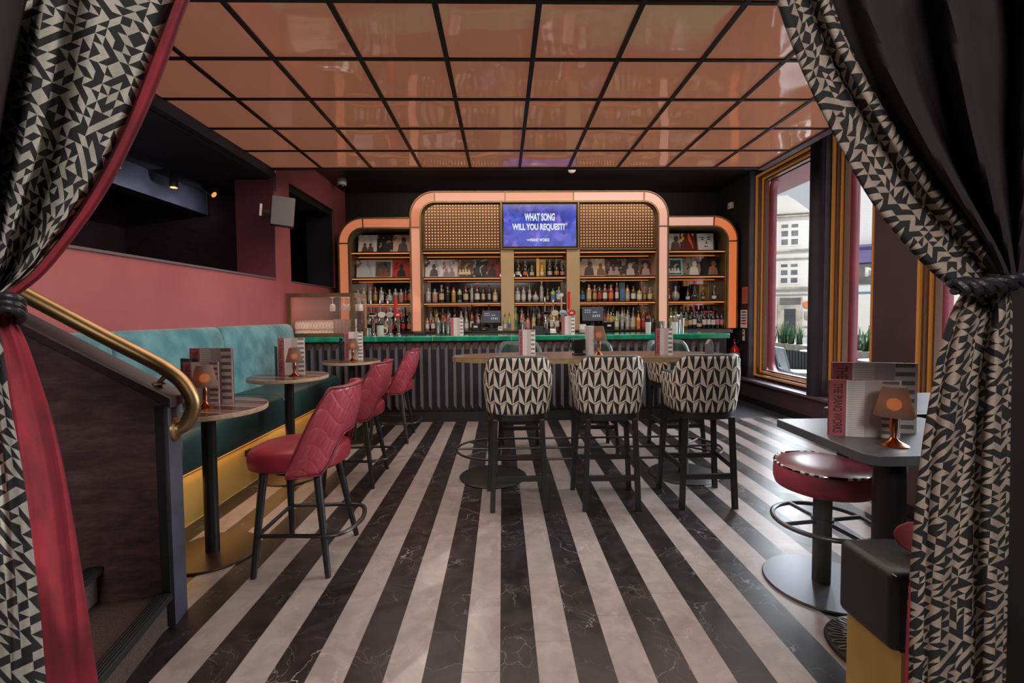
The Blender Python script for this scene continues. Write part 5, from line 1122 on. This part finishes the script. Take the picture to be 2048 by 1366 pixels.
row('front row, right bay', 'front wine bottles of the right bay', 7.58, FZ, [(2.79, 'spirit', 'yellow', 'gold', 'gold', .9), (2.88, 'square', 'yellow', 'white', 'silver', .95), (2.97, 'spirit', 'bluish', 'silver', 'silver', .95), (3.06, 'square', 'greeng', 'gold', 'green', 1.), (3.13, 'wine', 'darkg', 'cream', 'black', .9), (3.20, 'wine', 'blackg', 'white', 'red', .98), (3.275, 'champ', 'darkg', 'cream', 'black', .88), (3.36, 'wine', 'blackg', 'white', 'red', 1.), (3.44, 'wine', 'blackg', 'white', 'red', 1.), (3.515, 'wine', 'blackg', 'white', 'red', .98), (3.59, 'wine', 'blackg', 'pinkish', 'black', .98), (3.66, 'wine', 'blackg', 'pinkish', 'black', .96)])

# ================================================================== BEER TAPS
def badge_text(s, t, col, w=.06, h=.02, z=.0): text('lettering', s, w, h, col, t, (0, -.0265, z), bold=.01)
def tap(x, label, grp, badge, handle, hz, tx=None, oval=(.052, .040), bz=1.413):
    t = thing('beer_tap', label, 'beer tap', (x, 6.45, 1.138), 0, grp); zb = bz-1.138
    obj('column', MB().tube(smoothp([(0, .02, 0), (0, .02, .12), (0, .015, .20), (0, 0, zb)], 5), [.020]*11+[.018]*5, 16), 'chrome', t)
    obj('foot', MB().lathe([(0, 0), (.038, 0), (.036, .012), (0, .014)], 20, (0, .02, 0)), 'chrome', t)
    obj('spout', MB().tube(smoothp([(-.018, -.01, zb-.05), (-.022, -.06, zb-.055), (-.022, -.075, zb-.10), (-.022, -.075, zb-.14)], 4), .008, 10), 'chrome', t)
    q = MB(); n = 28; P = [(oval[0]*cos(2*pi*k/n), oval[1]*sin(2*pi*k/n)+zb) for k in range(n)]; q.prism(P, -.022, -.008, ax='y'); bd = obj('badge', q, badge, t, smooth=30, bev=.003)
    P = [(p[0]*1.1, (p[1]-zb)*1.1+zb) for p in P]; obj('badge_rim', MB().prism(P, -.016, -.004, ax='y'), 'chrome', bd, smooth=30)
    z0 = zb+.03
    if handle == 'tower': obj('handle', MB().lathe([(.010, z0+.0), (.012, z0+.03), (.022, z0+.035), (.024, z0+hz), (.0, z0+hz+.006)], 18, (-.032, 0, 0)), 'facered', t)
    elif handle == 'ball': h_ = obj('handle', MB().lathe([(.008, z0), (.013, z0+.03), (.013, z0+hz-.05), (.0, z0+hz-.05)], 14, (-.02, 0, 0)), 'l_silver', t); obj('disc', MB().cyl((-.02, -.01, z0+hz-.02), .028, .02, 20, ax='y'), 'white', h_)
    else: obj('handle', MB().lathe([(.0, z0-.02), (.009, z0-.02), (.008, z0+.01), (.011, z0+.03), (.009, z0+hz-.02), (.006, z0+hz), (0, z0+hz+.002)], 14, (-.025, 0, 0)), 'chrome', t)
    if tx: s_, c_, w, h = tx; text('lettering', s_, w, h, c_, t, (0, -.0228, zb), bold=.01)
    return t
gl = 'beer taps at the left of the bar'; gr = 'beer taps at the middle of the bar'
tap(-1.80, 'leftmost beer tap with dark badge and white band, left tap group', gl, 'b_blackg', 'rod', .17, None, (.05, .028)); 
obj('badge_band', MB().box(-.045, .045, -.0265, -.022, .255, .27), 'white', bpy.data.objects['beer_tap'], smooth=0)
tap(-1.675, 'beer tap with oval white badge, second in the left tap group', gl, 'white', 'rod', .18)
tap(-1.565, 'beer tap with plain oval badge, third in the left tap group', gl, 'l_silver', 'rod', .18)
tap(-1.45, 'beer tap with red oval badge and red tower handle, left tap group', gl, 'facered', 'tower', .22)
a_ = [o for o in bpy.data.objects if o.name.startswith('beer_tap') and not o.parent][-1]; obj('emblem', MB().prism([(-.022, .262), (.022, .262), (.02, .285), (.008, .279), (0, .297), (-.008, .279), (-.02, .285)], -.0245, -.022, ax='y'), 'white', a_, smooth=0)
tap(.625, 'leftmost beer tap with dark badge, middle tap group', gr, 'b_blackg', 'rod', .2, None, (.055, .022), 1.418)
tap(.742, 'beer tap with oval cream badge, second in the middle tap group', gr, 'l_cream', 'rod', .17, None, bz=1.418)
tap(.855, 'beer tap with blue and white badge and round topped handle, middle group', gr, 'l_silver', 'ball', .24, None, bz=1.42)
a_ = [o for o in bpy.data.objects if o.name.startswith('beer_tap') and not o.parent][-1]; obj('badge_band', MB().box(-.035, .035, -.0245, -.022, .255, .283), 'l_blue', a_, smooth=0)
tap(.975, 'beer tap with red badge and red tower handle, middle tap group', gr, 'facered', 'tower', .26, bz=1.42)
a_ = [o for o in bpy.data.objects if o.name.startswith('beer_tap') and not o.parent][-1]; obj('emblem', MB().prism([(-.022, .268), (.022, .268), (.02, .291), (.008, .285), (0, .303), (-.008, .285), (-.02, .291)], -.0245, -.022, ax='y'), 'white', a_, smooth=0)

# ================================================================== BAR TOP ITEMS
def cup(x, y, z, label, grp, h=.17, r=.044, m_='steel', r0=.032): return tag(obj('shaker_tin', MB().lathe([(0, .0), (r0, .0), (r, h), (r-.003, h), (r0-.004, .004), (0, .004)], 24), m_, None, loc=(x, y, z)), label, 'cocktail tin', grp)
BZ = 1.1305
for k, x in enumerate((-.90, -.83, -.76, -.69, -.64)): cup(x, 6.48+.05*(k % 2), 1.1385, '%s steel shaker tin in the cluster on the left half of the bar' % ['leftmost', 'second', 'third', 'fourth', 'rightmost'][k], 'steel tins on the left half of the bar', .175 if k else .155)
for k, x in enumerate((2.27, 2.42, 2.50, 2.57)): cup(x, 6.50+.04*(k % 2), BZ, '%s steel shaker tin beside the menu at the right end of the bar' % ['leftmost', 'second', 'third', 'rightmost'][k], 'steel tins at the right end of the bar', (.16, .16, .175, .20)[k])
cup(-1.845, 6.35, BZ, 'wide low steel cup beside the glass screen on the bar', None, .10, .05, 'steel', .045)
cup(.29, 6.50, 1.1385, 'steel tin behind the left menu of the high table', None, .16, .045)
t = thing('glass_mug', 'glass mug with handle filled with black straws on the left of the bar', 'mug', (-1.64, 6.22, BZ)); obj('body', MB().lathe([(0, 0), (.042, 0), (.046, .01), (.05, .14), (.0475, .14), (.04, .012), (0, .012)], 24), 'glassw', t); obj('handle', MB().tube(smoothp([(.045, 0, .03), (.085, 0, .04), (.09, 0, .09), (.048, 0, .11)], 5), .007, 8), 'glassw', t); obj('straws', MB().lathe([(0, .012), (.036, .012), (.042, .165), (0, .17)], 14), 'bcard', t)
t = thing('straw_caddy', 'black square caddy holding black straws in the middle of the bar', 'caddy', (.50, 6.25, BZ)); obj('box', MB().box(-.08, .06, -.05, .05, 0, .11), 'bcard', t, bev=.004); q = MB(); [q.tube([(-.02+.009*k, .01*((k*3) % 4-1.5), .1), (-.025+.0105*k, .01*((k*3) % 4-1.5), .215)], .005, 6) for k in range(9)]; obj('straws', q, 'b_blackg', t)
t = thing('napkin_stack', 'stack of white napkins in a dark holder in the middle of the bar', 'napkins', (.67, 6.28, BZ)); obj('napkins', MB().box(-.07, .06, -.06, .06, .008, .07), 'paper', t, bev=.01); obj('holder', MB().box(-.09, .065, -.07, .07, 0, .008).box(-.095, -.02, -.07, -.062, 0, .075), 'bcard', t, smooth=0)
t = thing('glass_jar', 'small glass jar with dark rim between right tap group and till', 'jar', (1.13, 6.42, 1.1385)); obj('jar', MB().lathe([(0, 0), (.045, 0), (.05, .01), (.05, .09), (.042, .10), (.042, .115)], 20), 'glassw', t); obj('filling', MB().lathe([(0, .01), (.04, .01), (.04, .05), (0, .05)], 16), 'b_brown', t)
t = thing('glass_jar', 'glass jar of metal bar tools behind the menu at the right of the bar', 'jar', (2.38, 6.30, BZ)); obj('jar', MB().lathe([(0, 0), (.04, 0), (.045, .15)], 20), 'glassw', t); q = MB(); [q.tube([(.005*k-.02, .01*(k % 3-1), .02), (.018*(k-3.5), .012*(k % 3-1), .20+.012*(k % 3))], .004, 6) for k in range(8)]; q.sphere((-.05, 0, .22), .018).sphere((.045, .0, .235), .022).sphere((.0, .01, .22), .016); obj('tools', q, 'chrome', t)
t = thing('glass_mug', 'glass mug holding dark straws at the right of the bar', 'mug', (2.03, 6.35, BZ)); obj('body', MB().lathe([(0, 0), (.036, 0), (.042, .15), (.040, .15), (.034, .01), (0, .01)], 24), 'glassw', t); obj('straws', MB().lathe([(0, .012), (.03, .012), (.04, .20), (0, .205)], 12), 'bcard', t)
menu(-.60, 6.12, BZ, .17, .235, .03, R(3), 'grey menu standing on the bar right of the steel tins', 'menus on the bar', words=False, checks=5)
menu(.88, 6.12, BZ, .175, .245, .03, R(2), 'menu with rose strip standing on the bar below the middle taps', 'menus on the bar', words=False, checks=5)
def till(x, label, rz, s=1.):
    t = thing('till_screen', label, 'till', (x, 7.33, 1.149), rz); t.scale = (s, s, s)
    obj('stand', MB().box(-.06, .06, -.02, .08, 0, .03).box(-.03, .03, .01, .04, .03, .12), 'black', t, bev=.004)
    h_ = obj('casing', MB().box(-.15, .15, -.012, .02, -.105, .105), 'black', t, bev=.008, loc=(0, 0, .215)); h_.rotation_euler = (R(-14), 0, 0)
    obj('display', MB().box(-.132, .132, -.0145, -.011, -.088, .088), 'tilld', h_, smooth=0)
    q = MB(); [q.box(-.11+.03*(k % 3), -.09+.03*(k % 3), -.0165, -.014, .05-.03*(k//3), .06-.03*(k//3)) for k in range(6)]; q.box(.0, .06, -.0165, -.014, .02, .03); [q.box(.0+.028*k, .012+.028*k, -.0165, -.014, -.045, -.01) for k in range(4)]
    obj('icons', q, 'tilli', h_, smooth=0)
M['tilld'] = mat('till_display', (.008, .008, .014), .45, emit=(.06, .08, .17), es=.2); M['tilli'] = mat('till_icons', (.1, .1, .1), .3, emit=(.5, .7, .8), es=.5)
till(-.17, 'touch screen till with dark display left of the centre bay', 0); till(1.45, 'touch screen till with blue display at the left of the centre right bay', R(-8), 1.15)
bpy.data.objects.update() if False else None
def bx(name, label, cat, x, y, z, w, d, h, m_, extra=None):
    t = thing(name, label, cat, (x, y, z)); obj('body', MB().box(-w/2, w/2, -d/2, d/2, 0, h), m_, t, bev=.006)
    if extra: obj(extra[0], MB().box(extra[1], extra[2], -d/2-.002, -d/2, extra[3], extra[4]), extra[5], t, smooth=0)
bx('receipt_printer', 'black receipt printer with white label left of the first till', 'printer', -.42, 7.33, 1.149, .13, .14, .12, 'black', ('label', -.03, .03, .05, .08, 'white'))
bx('receipt_printer', 'black receipt printer with white label right of the second till', 'printer', 1.70, 7.33, 1.149, .15, .14, .12, 'black', ('label', -.03, .03, .05, .08, 'white'))
bx('card_terminal', 'small white card terminal right of the first till', 'card terminal', -.10+.07, 7.22, 1.149, .07, .10, .07, 'white', ('display', -.02, .02, .035, .055, 'cgrey'))
bx('card_terminal', 'small white card terminal left of the second till', 'card terminal', 1.27, 7.22, 1.149, .09, .10, .09, 'white', ('display', -.03, .02, .045, .07, 'cgrey'))
bx('cash_box', 'low black box with orange lights under the first till', 'box', -.28, 7.25, 1.149, .12, .10, .06, 'black', ('light', -.03, .01, .02, .035, 'l_orange'))
bx('bar_cloth', 'folded dark cloth on the bar before the left arch leg', 'cloth', -1.16, 6.50, 1.1385, .16, .12, .03, 'navy')
# ================================================================== STREET OUTSIDE
b = MB().box(4.15, 60, -12, 60, -.14, -.02, 'pave'); struct('ground', b, smooth=0, label='pale sunlit paving outside the windows')
cs = thing('planter', 'long weathered timber planter on a dark slatted fence, full of sword leaves', 'planter', (7.0, 9.0, -.02))
def lb(): q = MB(); q.T = Matrix.Translation((-7.0, -9.0, .02)); return q
obj('trough', lb().box(6.85, 7.15, 4.5, 17, .50, .64), 'planter', cs, smooth=0)
q = lb(); y = 4.5
while y < 17: q.box(6.90, 6.92, y, y+.085, -.02, .52); y += .11
obj('slats', q, 'slat', cs, smooth=0); obj('backing', lb().box(6.95, 7.1, 4.5, 17, -.02, .50), 'slat', cs, smooth=0)
q = lb()
for k in range(7): q.box(6.84, 6.85, 5+2*k, 5.03+2*k, .5, .64)
obj('bracket', q, 'steelg', cs, smooth=0)
random.seed(5)
q = MB(); q.T = Matrix.Identity(4)
def leafmb(n=14):
    q = MB()
    for k in range(n):
        a = random.uniform(0, 2*pi); h = random.uniform(.30, .52); l = random.uniform(.02, .13); bx_, by_ = random.uniform(-.05, .05), random.uniform(-.05, .05); w = random.uniform(.018, .028); d = Vector((cos(a), sin(a), 0)); e = Vector((-sin(a), cos(a), 0)); vs = []
        for j in range(6):
            t_ = j/5; c = Vector((bx_, by_, 0))+d*l*t_**1.5+Vector((0, 0, h*t_)); ww = w*(1-t_**2.5)+.001
            vs += [c-e*ww, c+d*.006, c+e*ww]
        fs = [(3*j+i, 3*j+i+1, 3*j+i+4, 3*j+i+3) for j in range(5) for i in range(2)]; q.add(vs, fs)
    return q
pl = [leafmb() for _ in range(4)]; me = [obj('snake_plant', p, 'leaf', None, smooth=60, solid=.003) for p in pl]
k = 0; y = 7.3
W_ = ['at the bar end', 'next along', 'in the middle', 'towards the pier']
def visible_gap(y): return 9.95 < y < 10.5
while y < 14.2:
    if not visible_gap(y):
        src = me[k % 4]
        if k < 4: o = src
        else: o = src.copy(); COL.objects.link(o); o.modifiers.clear(); q_ = o.modifiers.new('thickness', 'SOLIDIFY'); q_.thickness = .003
        o.location = (7.0+random.uniform(-.04, .04), y, .62); o.rotation_euler = (0, 0, random.uniform(0, 6)); s_ = random.uniform(.9, 1.15); o.scale = (s_, s_, s_)
        tag(o, 'upright green sword-leaved plant, %s from the near end of the planter outside' % (ORD[k] if k < len(ORD) else 'number %s' % (['twenty-third', 'twenty-fourth', 'twenty-fifth', 'twenty-sixth', 'twenty-seventh', 'twenty-eighth', 'twenty-ninth', 'thirtieth'][(k-22) % 8]+(' or later' if k > 29 else ''))), 'plant', 'sword-leaved plants in the outdoor planter'); k += 1
    y += random.uniform(.22, .29)
def metal_chair(x, y, rz, label):
    t = thing('metal_chair', label, 'chair', (x, y, -.02), rz, 'slatted metal chairs outside')
    for sx in (-1, 1):
        obj('side_frame', MB().tube(smoothp([(.21*sx, .28, .84), (.22*sx, .22, .60), (.22*sx, .16, .47), (.22*sx, -.22, .45)], 5), .012, 8), 'gmetal', t)
        obj('leg', MB().tube([(.22*sx, -.2, .45), (.23*sx, -.25, 0)], .012, 8), 'gmetal', t); obj('leg', MB().tube([(.22*sx, .15, .46), (.23*sx, .24, 0)], .012, 8), 'gmetal', t)
    q = MB(); q.tube([(-.21, .28, .84), (.21, .28, .84)], .012, 8)
    obj('top_rail', q, 'gmetal', t)
    q = MB()
    for i in range(6):
        x_ = -.165+.066*i; pts = smoothp([(x_, .275, .83), (x_, .215, .60), (x_, .155, .47), (x_, .10, .46), (x_, -.22, .452)], 4)
        for a, b_ in zip(pts, pts[1:]): q.bar(a, b_, .046, .006)
    obj('slats', q, 'gmetal', t, smooth=0); return t
metal_chair(4.80, 7.35, R(78), 'slatted grey metal chair seen through the first window'); metal_chair(5.0, 5.72, R(-60), 'slatted grey metal chair seen through the second window')
def out_table(x, y, label):
    t = thing('outdoor_table', label, 'table', (x, y, -.02)); obj('tabletop', MB().lathe([(0, .70), (.33, .70), (.33, .715), (0, .715)], 40), 'gmetal', t); obj('column', MB().cyl((0, 0, .01), .025, .69, 14), 'gmetal', t); obj('base', MB().lathe([(0, 0), (.2, 0), (.2, .012), (0, .014)], 28), 'gmetal', t)
out_table(5.75, 8.15, 'round grey metal table behind the chair outside the first window'); out_table(5.5, 6.45, 'round grey metal table outside the second window')
t = thing('table_sign', 'small crimson board standing on the outdoor table at the second window', 'sign', (5.5, 6.50, .70), R(30)); obj('board', MB().box(-.13, .13, -.01, .01, 0, .22), 'crimson', t, smooth=0)
# awning over the first window
t = thing('awning', 'crimson awning housing with roller tube outside above the first window', 'awning', (4.55, 7.0, 3.4)); obj('housing', MB().box(-.39, .2, -1.5, 1.9, .02, .42), 'crimson', t, smooth=0); obj('roller', MB().tube([(-.06, -.6, .12), (-.06, 1.7, .12)], .03, 12), 'gmetal', t); obj('end_cap', MB().cyl((-.09, -.62, .12), .055, .08, 16, ax='y'), 'gmetal', t)
# stone building
def windowset(par, cx, z, y, w, h, nx=2, nz=3, m_='wdark'):
    f = obj('window', MB().box(cx-w/2, cx+w/2, y-.02, y+.08, z, z+h), 'stone', par, smooth=0); q = MB()
    for i in range(nx):
        for j in range(nz):
            a = cx-w/2+w*i/nx+.09; hh = h/nz*(1.0 if j < 2 else .75); q.box(a, a+w/nx-.18, y-.035, y-.015, z+h*j/nz+.10, z+h*j/nz+hh-.08)
    obj('pane', q, m_, f, smooth=0)
bd = thing('stone_building', 'ornate pale stone corner building across the street with carved cornices', 'building', (17.2, 27, 0)); bd.rotation_euler = (0, 0, R(-18))
obj('facade', MB().box(-3.4, 5.0, 0, 6, 0, 7.2), 'stone', bd, smooth=0)
obj('gable', MB().prism([(-2.4, 7.2), (1.0, 7.2), (.2, 7.9), (-.3, 8.3), (-1.1, 8.3), (-1.7, 7.9)], -.05, .4, ax='y'), 'stone', bd, smooth=0)
for z, h_, o_ in ((7.0, .12, .25), (7.15, .06, .32), (5.0, .10, .18), (4.55, .06, .12), (2.75, .14, .2), (2.45, .05, .12), (.5, .08, .05)): obj('cornice', MB().box(-3.5, 5.1, -o_, 0, z, z+h_), 'stonesh', bd, smooth=0)
for cx in (-2.2, -.15, 1.35, 3.2):
    windowset(bd, cx, 5.3, 0, 1.05, 1.5); windowset(bd, cx, 3.05, 0, 1.05, 1.4)
d_ = obj('doorway', MB().box(-.75, .55, -.12, 0, 0, 2.3), 'stonesh', bd, smooth=0); obj('door', MB().box(-.40, .2, -.14, -.1, 0, 1.6), 'slat', d_, smooth=0); obj('fanlight', MB().box(-.65, .45, -.14, -.1, 1.85, 2.25), 'wdark', d_, smooth=0)
w_ = obj('window', MB().box(1.0, 2.5, -.03, 0, .85, 2.4), 'wdark', bd, smooth=0); q = MB(); [q.box(1.0+.15*k, 1.02+.15*k, -.05, -.03, .85, 2.4) for k in range(11)]; [q.box(1.0, 2.5, -.05, -.03, .9+.22*k, .92+.22*k) for k in range(7)]; obj('grille', q, 'stonesh', w_, smooth=0)
obj('round_sign', MB().cyl((.78, -.1, 1.85), .2, .06, 20, ax='y'), 'l_orange', bd); obj('wall_lamp', MB().box(-1.1, -.9, -.1, 0, 1.0, 1.45), 'stonesh', bd, smooth=0); obj('wall_lamp', MB().box(.68, .88, -.1, 0, 1.0, 1.45), 'stonesh', bd, smooth=0)
# white rendered building with music shop
bd = thing('shop_building', 'tall white rendered building with indigo music shop front and red windows', 'building', (14.9, 18.0, 0)); bd.rotation_euler = (0, 0, R(-38))
obj('facade', MB().box(-2.2, 5, 0, 5, 0, 8.3), 'render', bd, smooth=0)
for z in (4.5, 6.6):
    for cx in (-1.35, 1.2): 
        f = obj('window', MB().box(cx-.42, cx+.42, -.02, .02, z, z+1.35), 'crimson', bd, smooth=0); q = MB().box(cx-.03, cx+.03, -.04, -.01, z, z+1.35).box(cx-.42, cx+.42, -.04, -.01, z+.72, z+.79); obj('glazing_bar', q, 'render', f, smooth=0); obj('sill', MB().box(cx-.5, cx+.5, -.08, 0, z-.08, z), 'render', f, smooth=0)
obj('fascia', MB().box(-2.2, 5, -.25, 0, 3.35, 3.95), 'indigo', bd, smooth=0); obj('sign_board', MB().box(-2.2, 5, -.18, 0, 2.55, 3.3), 'wdark', bd, smooth=0); obj('shop_cornice', MB().box(-2.2, 5, -.4, 0, 3.95, 4.05), 'indigo', bd, smooth=0)
text('lettering', 'ay Music', 3.2, .5, 'white', bd, (.1, -.2, 2.92), bold=.01)
M['shopb'] = mat('pale_blue_shop_frame', (.10, .18, .26), .5)
obj('shopfront', MB().box(-2.2, 5, -.06, 0, 0, 2.5), 'render', bd, smooth=0)
for a in (-1.9, -.85, .4, 1.8): f = obj('shop_window', MB().box(a, a+.95, -.08, -.06, .35, 2.2), 'shopb', bd, smooth=0); obj('pane', MB().box(a+.08, a+.87, -.1, -.08, .45, 2.1), 'white', f, smooth=0)
bd = thing('mauve_building', 'pale mauve rendered building seen through the window beside the right curtain', 'building', (26.5, 27.5, -.02)); bd.rotation_euler = (0, 0, R(-42)); obj('wall', MB().box(-.35, 2.6, 0, .3, -.02, 5), 'mauve', bd, smooth=0) if False else None
M['mauve'] = mat('pale_mauve_render', (.42, .33, .38), .8)
obj('wall', MB().box(-1.6, 12, 0, 4, 0, 9), 'mauve', bd, smooth=0)

# ================================================================== CAMERA AND LIGHT
cam = bpy.data.cameras.new('camera'); co = bpy.data.objects.new('camera', cam); COL.objects.link(co); sc.camera = co
fw = Vector((sin(yaw)*cos(pitch), cos(yaw)*cos(pitch), -sin(pitch))); rt = Vector((cos(yaw), -sin(yaw), 0)); up = rt.cross(fw)
r2 = rt*cos(roll)+up*sin(roll); u2 = up*cos(roll)-rt*sin(roll)
m4 = Matrix((r2, u2, -fw)).transposed().to_4x4(); m4.translation = (0, 0, 1.4); co.matrix_world = m4
cam.sensor_width = 36; cam.lens = 918.86/2048*36; cam.shift_y = -(683-665.83)/2048*-1*-1; cam.clip_start = .02
w = bpy.data.worlds.new('sky'); sc.world = w; w.use_nodes = True; bg = w.node_tree.nodes['Background']
bg.inputs[0].default_value = (.80, .84, .90, 1); bg.inputs[1].default_value = .70
def lamp_(name, typ, loc, e, col, rot=None, look=None, **kw):
    l = bpy.data.lights.new(name, typ); l.energy = e; l.color = col
    for k, v in kw.items(): setattr(l, k, v)
    o = bpy.data.objects.new(name, l); COL.objects.link(o); o.location = loc
    if look: o.rotation_euler = (Vector(look)-Vector(loc)).to_track_quat('-Z', 'Y').to_euler()
    if rot: o.rotation_euler = rot
    return o
lamp_('hazy_daylight', 'SUN', (10, 8.5, 7.4), 28.0, (.84, .92, 1.), look=(0, 0, 0), angle=R(80))
lamp_('sun_on_street', 'SUN', (0, 0, 12), 2.6, (1., .97, .9), look=(9, 12, 0), angle=R(1))
lamp_('foyer_fill', 'AREA', (-.1, -2.4, 3.3), 200, (1., .93, .88), look=(0, 4.2, .6), shape='RECTANGLE', size=2.4, size_y=.9)  # added fill from behind the camera, not an actual ceiling fitting
lamp_('raft_fill', 'AREA', (.2, 3.9, 3.10), 130, (1., .80, .68), rot=(0, 0, 0), shape='RECTANGLE', size=5., size_y=3.6)  # added interior fill under the raft, beyond the panels' own faint emission
lamp_('shelf_fill', 'AREA', (.6, 6.6, 3.5), 45, (1., .80, .66), look=(.6, 7.6, 1.9), shape='RECTANGLE', size=5., size_y=.5)  # added fill aimed at the shelves to brighten sleeves and bottles
lamp_('bench_strip_light', 'AREA', (-2.10, 4.0, .345), 3.2, (1., .50, .16), rot=(0, R(-20), 0), shape='RECTANGLE', size=.03, size_y=3.5)
lamp_('glass_screen_fill', 'AREA', (-2.35, 6.35, 1.69), 2.2, (1., .93, .86), rot=(0, 0, 0), shape='RECTANGLE', size=.7, size_y=.3)  # added light inside the screen box to brighten the glassware
lamp_('stair_light', 'POINT', (-1.80, 1.78, .26), .5, (1., .42, .12), shadow_soft_size=.03)
for (x, y, r, h) in TB: lamp_('candle_bulb', 'POINT', (x+.02, y-.03, h+.172), .02, (1., .45, .15), shadow_soft_size=.02)
for (x, y, z) in ((-3.66, 4.0, 2.84), (-3.66, 4.58, 2.84), (-3.66, 5.32, 2.84), (-3.66, 6.0, 2.84)): lamp_('side_room_spot', 'SPOT', (x, y, z), 5, (1., .74, .62) if y < 4.2 else (.75, .78, 1.), look=(-4.0, y, 2.80), spot_size=R(150), spot_blend=1.)
lamp_('side_room_fill', 'POINT', (-3.75, 3.6, 2.6), 8, (.75, .8, 1.), shadow_soft_size=.3)
sc.view_settings.view_transform = 'Standard'; sc.view_settings.look = 'None'; sc.view_settings.exposure = 0.; sc.view_settings.gamma = 1.; sc.view_settings.use_curve_mapping = False
